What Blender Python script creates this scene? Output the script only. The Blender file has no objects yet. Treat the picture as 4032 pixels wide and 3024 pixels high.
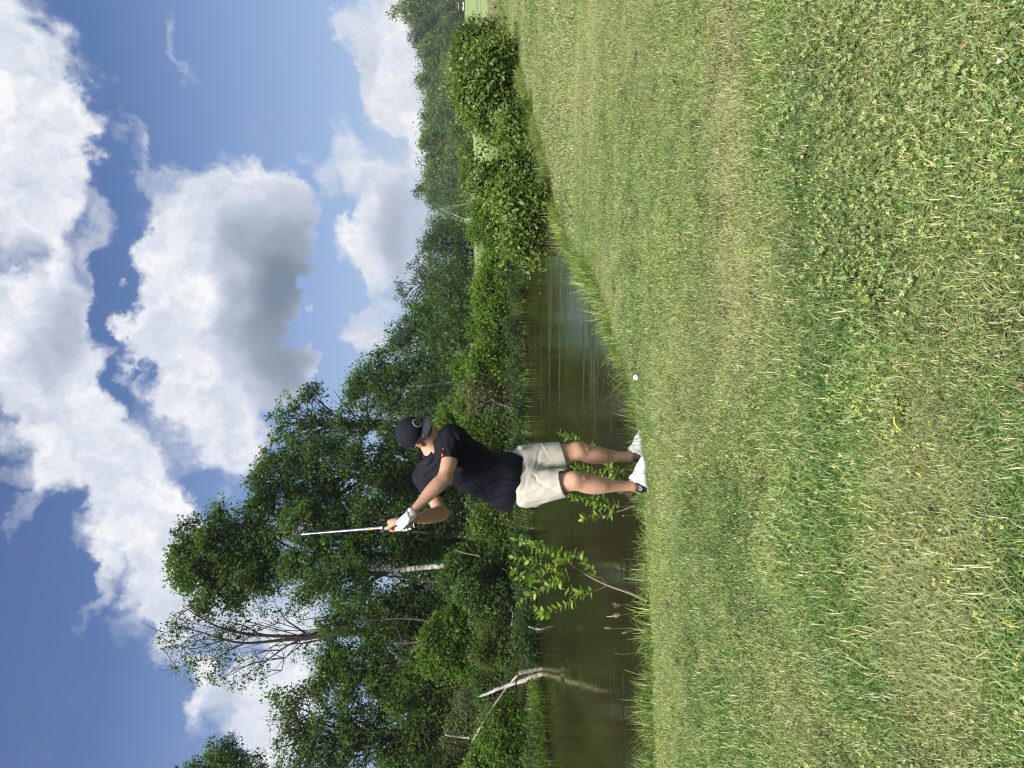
import bpy, math, random
import numpy as np
from mathutils import Vector, Matrix

rnd = random.Random(7)
rng = np.random.default_rng(11)
sc = bpy.context.scene
COL = sc.collection

# ------------------------------------------------------------------ camera
CAM_H = 1.30
PITCH = math.radians(4.46)
FPX = 2912.0                      # focal length in photo pixels (26 mm on a 36 mm side)
fwd = Vector((0, math.cos(PITCH), -math.sin(PITCH)))
dwn = Vector((0, -math.sin(PITCH), -math.cos(PITCH)))
rgt = Vector((1, 0, 0))
cam_data = bpy.data.cameras.new('camera')
cam = bpy.data.objects.new('camera', cam_data)
COL.objects.link(cam)
m = Matrix.Identity(4)
for i in range(3):                # the phone was held on its side: picture right is world down
    m[i][0] = dwn[i]; m[i][1] = rgt[i]; m[i][2] = -fwd[i]
m[2][3] = CAM_H
cam.matrix_world = m
cam_data.sensor_width = 36.0
cam_data.sensor_fit = 'HORIZONTAL'
cam_data.lens = 26.0
cam_data.clip_start = 0.05
cam_data.clip_end = 6000
sc.camera = cam

sc.view_settings.view_transform = 'Standard'
sc.view_settings.look = 'None'
sc.view_settings.gamma = 1.0
sc.view_settings.use_curve_mapping = False
sc.view_settings.exposure = 1.65
sc.cycles.max_bounces = 8
sc.cycles.diffuse_bounces = 4
sc.cycles.glossy_bounces = 3
sc.cycles.transmission_bounces = 4
sc.cycles.transparent_max_bounces = 4
sc.cycles.use_denoising = True
sc.cycles.filter_width = 1.2

def ray(px, py):
    """direction of photo pixel (px, py), scaled so that its Y is 1"""
    d = fwd + dwn * ((px - 2016) / FPX) + rgt * ((1512 - py) / FPX)
    return d / d.y

def at(px, py, D):
    d = ray(px, py)
    return Vector((d.x * D, D, CAM_H + d.z * D))

def on_z(px, py, z):
    d = ray(px, py)
    D = (z - CAM_H) / d.z
    return Vector((d.x * D, D, z))

# ------------------------------------------------------------------ sun
SUN_EL, SUN_AZ = math.radians(58), math.radians(-158)     # azimuth east of +Y
sd = bpy.data.lights.new('sun', 'SUN')
sd.energy = 2.6
sd.angle = math.radians(20)
sd.color = (1.0, 0.93, 0.80)
sun = bpy.data.objects.new('sun', sd)
COL.objects.link(sun)
sdir = Vector((math.sin(SUN_AZ) * math.cos(SUN_EL), math.cos(SUN_AZ) * math.cos(SUN_EL), math.sin(SUN_EL)))
sun.rotation_euler = (-sdir).to_track_quat('-Z', 'Y').to_euler()

# ------------------------------------------------------------------ node helper
class NT:
    def __init__(self, tree):
        self.t = tree; self.n = tree.nodes; self.l = tree.links
    def new(self, typ, **kw):
        nd = self.n.new(typ)
        for k, v in kw.items():
            if k.startswith('i_'):
                nd.inputs[k[2:].replace('_', ' ')].default_value = v
            else:
                setattr(nd, k, v)
        return nd
    def put(self, sock, v):
        if hasattr(v, 'is_output'):
            self.l.new(v, sock)
        else:
            sock.default_value = v
    def math(self, op, a, b=None, c=None, clamp=False):
        nd = self.n.new('ShaderNodeMath'); nd.operation = op; nd.use_clamp = clamp
        self.put(nd.inputs[0], a)
        if b is not None: self.put(nd.inputs[1], b)
        if c is not None: self.put(nd.inputs[2], c)
        return nd.outputs[0]
    def vmath(self, op, a, b=None, out=0, scale=None):
        nd = self.n.new('ShaderNodeVectorMath'); nd.operation = op
        self.put(nd.inputs[0], a)
        if b is not None: self.put(nd.inputs[1], b)
        if scale is not None: self.put(nd.inputs['Scale'], scale)
        return nd.outputs[out]
    def noise(self, vec, scale, detail=2.0, rough=0.5, dist=0.0, out='Fac', dims='3D'):
        nd = self.n.new('ShaderNodeTexNoise'); nd.noise_dimensions = dims
        nd.inputs['Scale'].default_value = scale; nd.inputs['Detail'].default_value = detail
        nd.inputs['Roughness'].default_value = rough; nd.inputs['Distortion'].default_value = dist
        if vec is not None: self.l.new(vec, nd.inputs['Vector'])
        return nd.outputs[out]
    def ramp(self, fac, stops, interp='LINEAR'):
        nd = self.n.new('ShaderNodeValToRGB'); cr = nd.color_ramp; cr.interpolation = interp
        while len(cr.elements) < len(stops): cr.elements.new(0.5)
        for e, (p, c) in zip(cr.elements, stops):
            e.position = p; e.color = tuple(c) + ((1,) if len(c) == 3 else ())
        self.put(nd.inputs[0], fac)
        return nd.outputs[0]
    def mix(self, fac, a, b, blend='MIX'):
        nd = self.n.new('ShaderNodeMix'); nd.data_type = 'RGBA'; nd.blend_type = blend
        self.put(nd.inputs[0], fac)
        for s, v in ((nd.inputs[6], a), (nd.inputs[7], b)):
            if hasattr(v, 'is_output'): self.l.new(v, s)
            else: s.default_value = tuple(v) + ((1,) if len(v) == 3 else ())
        return nd.outputs[2]
    def mapr(self, v, a, b, c=0.0, d=1.0, smooth=False):
        nd = self.n.new('ShaderNodeMapRange')
        if smooth: nd.interpolation_type = 'SMOOTHSTEP'
        self.put(nd.inputs[0], v)
        for i, x in enumerate((a, b, c, d)): self.put(nd.inputs[i + 1], x)
        return nd.outputs[0]

# ------------------------------------------------------------------ world: Nishita sky with cumulus
world = bpy.data.worlds.new('World'); sc.world = world; world.use_nodes = True
W = NT(world.node_tree)
for nd in list(W.n): W.n.remove(nd)
sky = W.n.new('ShaderNodeTexSky'); sky.sky_type = 'NISHITA'; sky.sun_disc = False
sky.sun_elevation = SUN_EL
sky.sun_rotation = SUN_AZ
sky.altitude = 200; sky.air_density = 1.0; sky.dust_density = 1.2; sky.ozone_density = 1.6
tc = W.n.new('ShaderNodeTexCoord')
dirv = W.vmath('NORMALIZE', tc.outputs['Generated'])
sep = W.n.new('ShaderNodeSeparateXYZ'); W.l.new(dirv, sep.inputs[0])
az = W.math('ARCTAN2', sep.outputs[0], sep.outputs[1])
el = W.math('ARCSINE', sep.outputs[2])
cmb = W.n.new('ShaderNodeCombineXYZ'); W.l.new(az, cmb.inputs[0]); W.l.new(el, cmb.inputs[1])
# fluffy edges: the cloud outlines are bent by three octave bands of noise over the sky directions
w1 = W.vmath('SUBTRACT', W.noise(dirv, 5.0, 3.0, 0.55, out='Color'), (0.5, 0.5, 0.5))
w2 = W.vmath('SUBTRACT', W.noise(dirv, 19.0, 6.0, 0.62, out='Color'), (0.5, 0.5, 0.5))
p1 = W.vmath('ADD', cmb.outputs[0], W.vmath('SCALE', w1, scale=0.16))
p2 = W.vmath('ADD', p1, W.vmath('SCALE', w2, scale=0.115))
flat = W.n.new('ShaderNodeVectorMath'); flat.operation = 'MULTIPLY'
W.l.new(p2, flat.inputs[0]); flat.inputs[1].default_value = (1, 1, 0)
P2 = flat.outputs[0]

def azel(px, py):
    d = ray(px, py); d = d.normalized()
    return math.atan2(d.x, d.y), math.asin(d.z)

def blob_map(blobs, AZ, EL):
    """blobs: photo x, photo y, half size along photo x (height), along photo y (width), tilt deg, weight"""
    acc = np.zeros_like(AZ)
    for (px, py, hx, hy, tilt, w) in blobs:
        a, e = azel(px, py)
        t = math.radians(tilt)
        dx, dy = AZ - a, EL - e
        rx, ry = dx * math.cos(t) + dy * math.sin(t), -dx * math.sin(t) + dy * math.cos(t)
        d2 = (rx / (hy / FPX / math.cos(e) * 0.93)) ** 2 + (ry / (hx / FPX * 0.9)) ** 2
        acc += w * np.clip(1 - d2, 0, None)
    return acc

CLOUDS = [
    # veil along the upper edge, right part of the place (photo top left)
    (-120, 150, 330, 650, 0, 1.15), (120, 420, 260, 400, 0, .95), (60, 900, 180, 400, 0, .55), (330, 420, 90, 110, 0, .5),
    (-60, 1300, 260, 300, 0, .9), (200, 1250, 270, 380, 0, 1.0), (330, 1330, 160, 300, 0, .75), (380, 860, 95, 160, 0, .6),
    (60, 1520, 300, 260, 0, .8), (300, 1680, 230, 300, 0, .8), (420, 1560, 120, 220, 0, .4),
    # wisp reaching up on the left
    (150, 1950, 60, 200, -28, .55), (60, 1900, 120, 60, 0, .4), (300, 1850, 150, 110, 0, .45),
    # slanting bank from the middle to the lower left
    (500, 1800, 220, 230, 0, 1.1), (640, 1960, 210, 230, 0, 1.2), (560, 2160, 200, 230, 0, .95), (740, 2200, 200, 300, 0, 1.2), (640, 2400, 150, 190, 0, .7),
    (420, 2330, 60, 190, 0, .6), (720, 2520, 110, 130, 0, .6), (860, 2330, 200, 260, 0, .9),
    # the big cumulus
    (640, 1130, 140, 300, 0, 1.0), (720, 880, 170, 230, 0, 1.0), (760, 1330, 230, 360, 0, 1.2), (960, 1250, 250, 520, 0, 1.4),
    (950, 840, 230, 190, 0, 1.0), (1010, 1010, 230, 330, 0, 1.2), (900, 1600, 240, 260, 0, 1.2), (1060, 1450, 190, 320, 0, 1.2), (960, 1770, 160, 150, 0, .7),
    (580, 640, 60, 90, 20, .5), (500, 560, 60, 70, 0, .35), (690, 650, 60, 60, 0, .42), (900, 660, 70, 50, 0, .42),
    # lower bank behind the far trees, right
    (1240, 720, 110, 150, 0, .7), (1340, 620, 110, 170, 0, .9), (1420, 760, 150, 190, 0, .9), (1380, 930, 130, 130, 0, .9), (1470, 900, 150, 240, 0, .8),
    (1560, 720, 180, 380, 0, .8), (1420, 1020, 90, 110, 0, .6), (1480, 1180, 120, 90, -20, .7), (1400, 1290, 130, 120, 0, .9), (1340, 1240, 70, 90, 0, .5),
    (1620, 1050, 90, 200, 0, .7),
    (1500, 120, 120, 230, 8, 1.3), (1560, 330, 130, 240, 10, 1.3), (1640, 250, 160, 400, 0, 1.0), (1640, 520, 120, 200, 0, .8),
    # small streak
    (735, 130, 40, 70, 0, .36), (760, 230, 45, 80, 0, .42), (785, 330, 40, 80, 0, .3),
    # lower left
    (740, 2720, 90, 120, 0, .7), (840, 2780, 150, 200, 0, .9), (700, 2880, 60, 120, 0, .5), (1060, 2860, 140, 300, 0, 1.3), (1110, 2500, 230, 330, 0, 1.0),
    (1100, 2800, 190, 420, 0, 1.0), (980, 2950, 120, 200, 0, .6),
]
HOLES = [(470, 1050, 70, 270, -8, .55), (550, 1500, 50, 170, 0, .5), (1225, 1150, 48, 520, -6, .8), (1270, 1560, 110, 170, 0, .6), (400, 640, 60, 120, 0, .4), (600, 780, 40, 60, 0, .3), (1290, 880, 50, 90, 0, .5), (1380, 1130, 60, 70, 0, .4), (480, 1750, 40, 80, 0, .3), (905, 2620, 40, 120, 0, .4), (640, 2560, 40, 100, 0, .35), (40, 1560, 60, 130, 0, .7), (70, 960, 60, 90, 0, .45), (440, 1000, 60, 260, 0, .25), (1230, 2900, 30, 60, 0, .1)]
SHADE = [
    (1050, 1000, 200, 300, 0, .44), (1060, 1300, 190, 330, 0, .44), (1120, 1180, 130, 420, 0, .42), (1140, 1600, 120, 280, 0, .34), (960, 1000, 130, 240, 0, .2),
    (230, 1280, 170, 260, 0, .36), (330, 1150, 120, 200, 0, .15), (1500, 860, 120, 260, 0, .25), (1560, 1000, 130, 300, 0, .28), (900, 2300, 160, 220, 0, .1), (820, 2850, 120, 160, 0, .25),
]
# where the cloud masses lie: computed here over azimuth and elevation, looked up by the sky shader
MW, MH = 512, 256
AZ, EL = np.meshgrid((np.arange(MW) + .5) / MW * 2.4 - 1.2, (np.arange(MH) + .5) / MH * 1.3 - 0.1)
cm = np.zeros((MH, MW, 4), np.float32)
cm[..., 0] = (blob_map(CLOUDS, AZ, EL) - blob_map(HOLES, AZ, EL)) * 0.25 + 0.25
cm[..., 1] = blob_map(SHADE, AZ, EL) * 0.25
cm[..., 3] = 1
img = bpy.data.images.new('cloud_field', MW, MH, float_buffer=True, alpha=False)
img.colorspace_settings.name = 'Non-Color'
img.pixels.foreach_set(cm.ravel())
img.update()
def field(vec, ch):
    mp = W.n.new('ShaderNodeMapping'); W.l.new(vec, mp.inputs[0])
    mp.inputs['Location'].default_value = (0.5, 0.1 / 1.3, 0)
    mp.inputs['Scale'].default_value = (1 / 2.4, 1 / 1.3, 0)
    it = W.n.new('ShaderNodeTexImage'); it.image = img; it.extension = 'EXTEND'; it.interpolation = 'Cubic'
    W.l.new(mp.outputs[0], it.inputs[0])
    sp = W.n.new('ShaderNodeSeparateXYZ'); W.l.new(it.outputs[0], sp.inputs[0])
    return sp.outputs[ch]
F = W.math('MULTIPLY', W.math('SUBTRACT', field(P2, 0), 0.25), 4.0)
fb = W.noise(dirv, 9.0, 8.0, 0.6)
# the rest of the sky, outside the picture, carries on with broken cumulus of the same kind
gen = W.mapr(W.noise(dirv, 3.1, 7.0, 0.58, 0.4), 0.42, 0.58, 0.0, 1.2)
azo = W.mapr(W.math('ABSOLUTE', az), 0.52, 0.75)
elo = W.mapr(el, 0.62, 0.85)
outm = W.math('MAXIMUM', azo, elo)
F2 = W.math('ADD', F, W.math('MULTIPLY', gen, outm))
dens = W.math('ADD', F2, W.math('MULTIPLY', W.math('SUBTRACT', fb, 0.5), 1.1))
alpha = W.mapr(dens, 0.06, 1.10, 0, 1, smooth=True)
shade = W.math('ADD', W.math('MULTIPLY', field(p1, 1), 4.0), W.math('MULTIPLY', outm, 0.15))
puff = W.noise(p2, 11.0, 6.0, 0.6)
puff2 = W.noise(P2, 26.0, 4.0, 0.6)
lit = W.math('ADD', W.mapr(puff, 0.3, 0.68, 0.0, 0.62), W.mapr(puff2, 0.3, 0.7, 0.0, 0.38))
thick = W.mapr(dens, 0.3, 1.3, 1.0, 0.55)
litn = W.math('MULTIPLY', W.math('SUBTRACT', 1.0, shade, clamp=True), W.math('ADD', 0.62, W.math('MULTIPLY', lit, 0.50)))
lit2 = W.math('MULTIPLY', litn, 1.0, clamp=True)
CL = 6.0      # cloud radiance over the Background strength of 0.05
ccol = W.ramp(lit2, [(0.0, (.20 * CL, .26 * CL, .35 * CL)), (0.35, (.34 * CL, .41 * CL, .51 * CL)), (0.66, (.58 * CL, .64 * CL, .77 * CL)), (0.86, (.80 * CL, .84 * CL, .93 * CL)), (1.0, (1.02 * CL, 1.02 * CL, 1.03 * CL))])
# thin air whitening near the skyline
hz = W.mapr(el, 0.0, 0.40, 0.62, 0.0)
skyc = W.mix(1.0, sky.outputs[0], (0.50, 0.58, 0.76), 'MULTIPLY')
skyc = W.mix(hz, skyc, (2.9, 3.7, 5.0))
fin = W.mix(alpha, skyc, ccol)
# below the skyline: dull ground colour so that the light from there is earthy
below = W.mapr(sep.outputs[2], -0.02, 0.0)
fin = W.mix(below, (1.0, 1.3, 0.7), fin)
bg = W.n.new('ShaderNodeBackground'); bg.inputs[1].default_value = 0.05
W.l.new(fin, bg.inputs[0])
wo = W.n.new('ShaderNodeOutputWorld'); W.l.new(bg.outputs[0], wo.inputs[0])
world.cycles.sampling_method = 'MANUAL'
world.cycles.sample_map_resolution = 512

# ------------------------------------------------------------------ mesh helpers
def mesh_np(name, verts, faces, mat=None, attrs=None, smooth=False):
    """verts (n,3); faces: (m,k) array or a list of such arrays"""
    me = bpy.data.meshes.new(name)
    verts = np.asarray(verts, np.float32)
    fl = faces if isinstance(faces, list) else [faces]
    fl = [np.asarray(f, np.int32) for f in fl if len(f)]
    nl = sum(f.size for f in fl); nf = sum(len(f) for f in fl)
    me.vertices.add(len(verts)); me.vertices.foreach_set('co', verts.ravel())
    me.loops.add(nl); me.polygons.add(nf)
    me.loops.foreach_set('vertex_index', np.concatenate([f.ravel() for f in fl]))
    tot = np.concatenate([np.full(len(f), f.shape[1], np.int32) for f in fl])
    me.polygons.foreach_set('loop_start', np.concatenate([[0], np.cumsum(tot)[:-1]]).astype(np.int32))
    me.polygons.foreach_set('loop_total', tot)
    if smooth: me.polygons.foreach_set('use_smooth', np.ones(nf, bool))
    if attrs:
        for k, a in attrs.items():
            at_ = me.attributes.new(k, 'FLOAT', 'POINT'); at_.data.foreach_set('value', np.asarray(a, np.float32))
    me.update(calc_edges=True)
    if mat: me.materials.append(mat)
    return me

def link(name, me, parent=None, **props):
    o = bpy.data.objects.new(name, me); COL.objects.link(o)
    if parent: o.parent = parent
    for k, v in props.items(): o[k] = v
    return o

def thing(name, label, cat, loc=(0, 0, 0), group=None):
    o = bpy.data.objects.new(name, None); COL.objects.link(o)
    o.location = loc; o.empty_display_size = 0.2
    o['label'] = label; o['category'] = cat
    if group: o['group'] = group
    return o

def child(name, me, parent, label=None, kind=None, local=False):
    """mesh given in world coordinates unless local; the thing's Empty only moves"""
    o = bpy.data.objects.new(name, me); COL.objects.link(o); o.parent = parent
    if not local:
        p = parent; off = Vector((0, 0, 0))
        while p is not None: off += p.location; p = p.parent
        o.location = -off
    if label: o['label'] = label
    if kind: o['kind'] = kind
    return o

def new_mat(name):
    mt = bpy.data.materials.new(name); mt.use_nodes = True
    T = NT(mt.node_tree)
    for nd in list(T.n): T.n.remove(nd)
    out = T.n.new('ShaderNodeOutputMaterial')
    return mt, T, out

def plain(name, col, rough=0.6, spec=0.4, metal=0.0, bump=0.0, bscale=60, var=0.12, vscale=8, sss=0):
    mt, T, out = new_mat(name)
    b = T.n.new('ShaderNodeBsdfPrincipled')
    co = T.n.new('ShaderNodeTexCoord').outputs['Object']
    n = T.noise(co, vscale, 4)
    c = T.mix(T.mapr(n, 0.3, 0.7), tuple(x * (1 - var) for x in col), tuple(min(1, x * (1 + var)) for x in col))
    T.l.new(c, b.inputs['Base Color'])
    b.inputs['Roughness'].default_value = rough
    b.inputs['Specular IOR Level'].default_value = spec
    b.inputs['Metallic'].default_value = metal
    if sss:
        b.inputs['Subsurface Weight'].default_value = sss
        b.inputs['Subsurface Radius'].default_value = (0.012, 0.005, 0.003)
        b.inputs['Subsurface Scale'].default_value = 1.0
    if bump:
        bp = T.n.new('ShaderNodeBump'); bp.inputs['Strength'].default_value = bump; bp.inputs['Distance'].default_value = 0.01
        T.l.new(T.noise(co, bscale, 4), bp.inputs['Height']); T.l.new(bp.outputs[0], b.inputs['Normal'])
    T.l.new(b.outputs[0], out.inputs[0])
    return mt

class VN:
    """smooth value noise on a lattice, for shaping meshes"""
    def __init__(self, seed, n=32):
        self.n = n; self.g = np.random.default_rng(seed).random((n, n, n)).astype(np.float32)
    def __call__(self, x, y, z):
        n = self.n
        xi, yi, zi = np.floor(x).astype(int), np.floor(y).astype(int), np.floor(z).astype(int)
        fx, fy, fz = x - xi, y - yi, z - zi
        fx, fy, fz = (f * f * (3 - 2 * f) for f in (fx, fy, fz))
        r = 0
        for a in (0, 1):
            wa = fx if a else 1 - fx
            for b in (0, 1):
                wb = fy if b else 1 - fy
                for c in (0, 1):
                    wc = fz if c else 1 - fz
                    r = r + wa * wb * wc * self.g[(xi + a) % n, (yi + b) % n, (zi + c) % n]
        return r - 0.5
vn = VN(3)

def tube(path, radii, seg=6, cap=True):
    """numpy tube; returns verts, quads"""
    path = np.asarray(path, float); n = len(path)
    radii = np.broadcast_to(np.asarray(radii, float), (n,))
    tan = np.gradient(path, axis=0); tan /= np.linalg.norm(tan, axis=1)[:, None] + 1e-9
    ref = np.array([0.31, 0.95, 0.02]) if abs(tan[0, 1]) < 0.9 else np.array([1, 0, 0.1])
    V = []
    for i in range(n):
        a = np.cross(tan[i], ref); a /= np.linalg.norm(a) + 1e-9
        b = np.cross(tan[i], a)
        ref = -np.cross(tan[i], a) if False else ref
        th = np.arange(seg) * 2 * math.pi / seg
        V.append(path[i] + radii[i] * (np.cos(th)[:, None] * a + np.sin(th)[:, None] * b))
    V = np.concatenate(V)
    i, j = np.meshgrid(np.arange(n - 1), np.arange(seg), indexing='ij')
    i, j = i.ravel(), j.ravel(); k = (j + 1) % seg
    Q = np.stack([i * seg + j, i * seg + k, (i + 1) * seg + k, (i + 1) * seg + j], 1)
    return V, Q

def merge(parts):
    """list of (V, F) with equal face sizes"""
    V, Fc, off = [], [], 0
    for v, f in parts:
        V.append(v); Fc.append(np.asarray(f) + off); off += len(v)
    return np.concatenate(V), np.concatenate(Fc)

# ------------------------------------------------------------------ lie of the land
EDGE_PX = [(2565, 3600), (2568, 3024), (2556, 2700), (2545, 2400), (2535, 2200), (2522, 1950), (2510, 1800), (2492, 1650), (2455, 1500), (2415, 1400), (2375, 1250),
           (2315, 1100), (2240, 1000), (2200, 900), (2160, 750), (2130, 600), (2090, 450), (2060, 350), (2035, 250), (2000, 130), (1965, 0), (1945, -200), (1925, -500)]
EDGE = np.array([on_z(px, py, 0.0)[:2] for px, py in EDGE_PX])
EDGE = np.concatenate([[[-60, 4.6]], EDGE, [[60, 62]]])
WATER_Z = -0.80
FAR = np.array([[-60, 9.0], [-16, 14.2]] + [list(on_z(px, py, WATER_Z)[:2]) for px, py in
      [(2166, 3024), (2150, 2850), (2130, 2650), (2118, 2450), (2104, 2250), (2098, 2100), (2092, 1850), (2086, 1600), (2074, 1400), (2066, 1250), (2058, 1050)]] + [[5.4, 21.8], [6.2, 18.5], [6.5, 15.4]])

def near_y(X): return np.interp(X, EDGE[:, 0], EDGE[:, 1])
def far_y(X): return np.interp(X, FAR[:, 0], FAR[:, 1], right=-1e3)

def seg_dist(X, Y, poly):
    d = np.full(X.shape, 1e9)
    for a, b in zip(poly[:-1], poly[1:]):
        ab = b - a; L = ab @ ab
        t = np.clip(((X - a[0]) * ab[0] + (Y - a[1]) * ab[1]) / L, 0, 1)
        d = np.minimum(d, np.hypot(X - a[0] - t * ab[0], Y - a[1] - t * ab[1]))
    return d

def sstep(x, a, b):
    t = np.clip((x - a) / (b - a), 0, 1); return t * t * (3 - 2 * t)

def height(X, Y):
    X = np.asarray(X, float); Y = np.asarray(Y, float)
    dn = seg_dist(X, Y, EDGE); ny = near_y(X); fy = far_y(X)
    lawn = Y < ny
    df = seg_dist(X, Y, FAR)
    wig = 0.15 * vn(X * 1.3 + 7, Y * 1.3, Y * 0 + 1.5)
    # lawn: gently uneven, rounding off at the bank
    z_l = 0.035 * vn(X * 0.8 + 50, Y * 0.8 + 50, X * 0 + .5) * np.clip((Y - 1) / 3, 0, 1) - 0.06 * (1 - sstep(dn, 0, 0.25)) + 0.0 * X
    # beyond the lawn, off the right end of the pond
    z_r = -0.10 - 0.75 * sstep(dn, 0.0, 5.0)
    far_slope = -0.45 - 0.0072 * np.clip(Y - 25, 0, 240)
    inp = (~lawn) & (Y < fy)
    z_w = WATER_Z - np.minimum(0.6, 0.45 * np.minimum(df, np.maximum(0, dn - 0.35)))
    z_w = np.where(dn < 0.55, np.minimum(-0.10, np.maximum(z_w, -0.10 - 1.5 * dn)), z_w)
    z_f = WATER_Z - 0.02 + (far_slope - WATER_Z) * sstep(df, 0.0, 2.2) + 0.5 * wig * sstep(df, 0.3, 2)
    beyond = (~lawn) & (Y >= fy)
    noend = X > 5.5
    tr = sstep(dn, 1.0, 9.0)
    z_b = np.where(noend, z_r * (1 - tr) + far_slope * tr, z_f)
    z_b = np.where((X > 3.5) & (X <= 5.5), z_f, z_b)
    return np.where(lawn, z_l, np.where(inp, z_w, z_b))

def hz1(x, y): return float(height(np.array([x]), np.array([y]))[0])

def ax(lo, hi, step, f, lim):
    a = [hi]; s = step
    while a[-1] < lim: s *= f; a.append(a[-1] + s)
    return np.array(a[1:])
xs = np.arange(-13, 15, 0.16); ys = np.arange(0.6, 30, 0.16)
xs = np.concatenate([-ax(0, 13, .16, 1.16, 1500)[::-1], xs, ax(0, 15, .16, 1.16, 1500)])
ys = np.concatenate([0.6 - ax(0, 0, .3, 1.35, 300)[::-1], ys, ax(0, 30, .16, 1.10, 2600)])
GX, GY = np.meshgrid(xs, ys, indexing='ij')
GZ = height(GX, GY)
nx, ny_ = GX.shape
ii, jj = np.meshgrid(np.arange(nx - 1), np.arange(ny_ - 1), indexing='ij'); ii = ii.ravel(); jj = jj.ravel()
GF = np.stack([ii * ny_ + jj, (ii + 1) * ny_ + jj, (ii + 1) * ny_ + jj + 1, ii * ny_ + jj + 1], 1)

mt_ground, T, out = new_mat('ground')
geo = T.n.new('ShaderNodeNewGeometry'); pos = geo.outputs['Position']
sp = T.n.new('ShaderNodeSeparateXYZ'); T.l.new(pos, sp.inputs[0])
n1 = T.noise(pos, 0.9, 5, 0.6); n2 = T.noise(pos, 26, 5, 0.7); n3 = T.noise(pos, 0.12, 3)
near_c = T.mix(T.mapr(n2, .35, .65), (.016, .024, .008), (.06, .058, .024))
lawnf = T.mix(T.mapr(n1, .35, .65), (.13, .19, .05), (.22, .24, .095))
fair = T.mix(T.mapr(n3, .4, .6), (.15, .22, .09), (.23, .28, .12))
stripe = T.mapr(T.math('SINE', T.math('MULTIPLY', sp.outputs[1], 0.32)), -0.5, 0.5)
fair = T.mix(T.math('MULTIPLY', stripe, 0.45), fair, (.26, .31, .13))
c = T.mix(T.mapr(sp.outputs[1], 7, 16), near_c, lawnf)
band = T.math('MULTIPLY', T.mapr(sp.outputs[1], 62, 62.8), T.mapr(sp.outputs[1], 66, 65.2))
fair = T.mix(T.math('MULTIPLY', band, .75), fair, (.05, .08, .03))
c = T.mix(T.mapr(sp.outputs[1], 36, 42), c, fair)
# low ground round the pond: mud and dead leaves
mud = T.mix(T.mapr(n2, .3, .7), (.012, .012, .007), (.032, .028, .015))
lowm = T.math('MULTIPLY', T.mapr(sp.outputs[2], -0.12, -0.30), T.mapr(sp.outputs[1], 34, 26))
c = T.mix(lowm, c, mud)
b = T.n.new('ShaderNodeBsdfPrincipled'); T.l.new(c, b.inputs['Base Color']); b.inputs['Roughness'].default_value = 0.95
b.inputs['Specular IOR Level'].default_value = 0.1
bp = T.n.new('ShaderNodeBump'); bp.inputs['Strength'].default_value = 0.5; bp.inputs['Distance'].default_value = 0.03
T.l.new(n2, bp.inputs['Height']); T.l.new(bp.outputs[0], b.inputs['Normal'])
T.l.new(b.outputs[0], out.inputs[0])
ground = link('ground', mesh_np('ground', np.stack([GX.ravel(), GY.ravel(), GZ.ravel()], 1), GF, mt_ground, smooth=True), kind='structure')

# ------------------------------------------------------------------ pond water
mt_water, T, out = new_mat('pond_water')
pos = T.n.new('ShaderNodeNewGeometry').outputs['Position']
b = T.n.new('ShaderNodeBsdfGlossy'); b.inputs['Color'].default_value = (.76, .82, .46, 1); b.inputs['Roughness'].default_value = .02
mud_ = T.n.new('ShaderNodeBsdfDiffuse')
T.l.new(T.mix(T.mapr(T.noise(pos, .35, 3), .35, .65), (.014, .0130, .007), (.022, .0195, .011)), mud_.inputs[0])
fr = T.n.new('ShaderNodeFresnel'); fr.inputs[0].default_value = 1.46
mp = T.n.new('ShaderNodeMapping'); T.l.new(pos, mp.inputs[0]); mp.inputs['Scale'].default_value = (1.0, 2.3, 1)
r1 = T.noise(mp.outputs[0], 3.0, 4, 0.55, 0.6)
r2 = T.noise(mp.outputs[0], 14.0, 3, 0.6)
# breeze-ruffled streaks
mp2 = T.n.new('ShaderNodeMapping'); T.l.new(pos, mp2.inputs[0]); mp2.inputs['Scale'].default_value = (0.16, 1.3, 1); mp2.inputs['Rotation'].default_value = (0, 0, .12)
st = T.mapr(T.noise(mp2.outputs[0], 1.5, 4, 0.6), 0.56, 0.64)
h = T.math('ADD', T.math('MULTIPLY', r1, 0.5), T.math('MULTIPLY', r2, T.math('ADD', 0.06, T.math('MULTIPLY', st, 1.6))))
bp = T.n.new('ShaderNodeBump'); bp.inputs['Strength'].default_value = 0.13; bp.inputs['Distance'].default_value = 0.05
T.l.new(h, bp.inputs['Height']); T.l.new(bp.outputs[0], b.inputs['Normal']); T.l.new(bp.outputs[0], fr.inputs['Normal'])
ms = T.n.new('ShaderNodeMixShader'); T.l.new(T.math('MULTIPLY', fr.outputs[0], 1.0), ms.inputs[0])
T.l.new(mud_.outputs[0], ms.inputs[1]); T.l.new(b.outputs[0], ms.inputs[2]); T.l.new(ms.outputs[0], out.inputs[0])
wx = np.concatenate([np.linspace(-60, -13, 8), np.arange(-12, 9, .5)])
wv, wf = [], []
for x in wx:
    wv += [(x, float(near_y(x)) - 0.2, WATER_Z), (x, max(float(np.interp(x, FAR[:, 0], FAR[:, 1])) + 2.5, float(near_y(x)) + 1) if x < 6.6 else float(near_y(x)) + 1.0, WATER_Z)]
for i in range(len(wx) - 1): wf.append((2 * i, 2 * i + 2, 2 * i + 3, 2 * i + 1))
link('pond_water', mesh_np('pond_water', np.array(wv), np.array(wf), mt_water), kind='structure')

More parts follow.
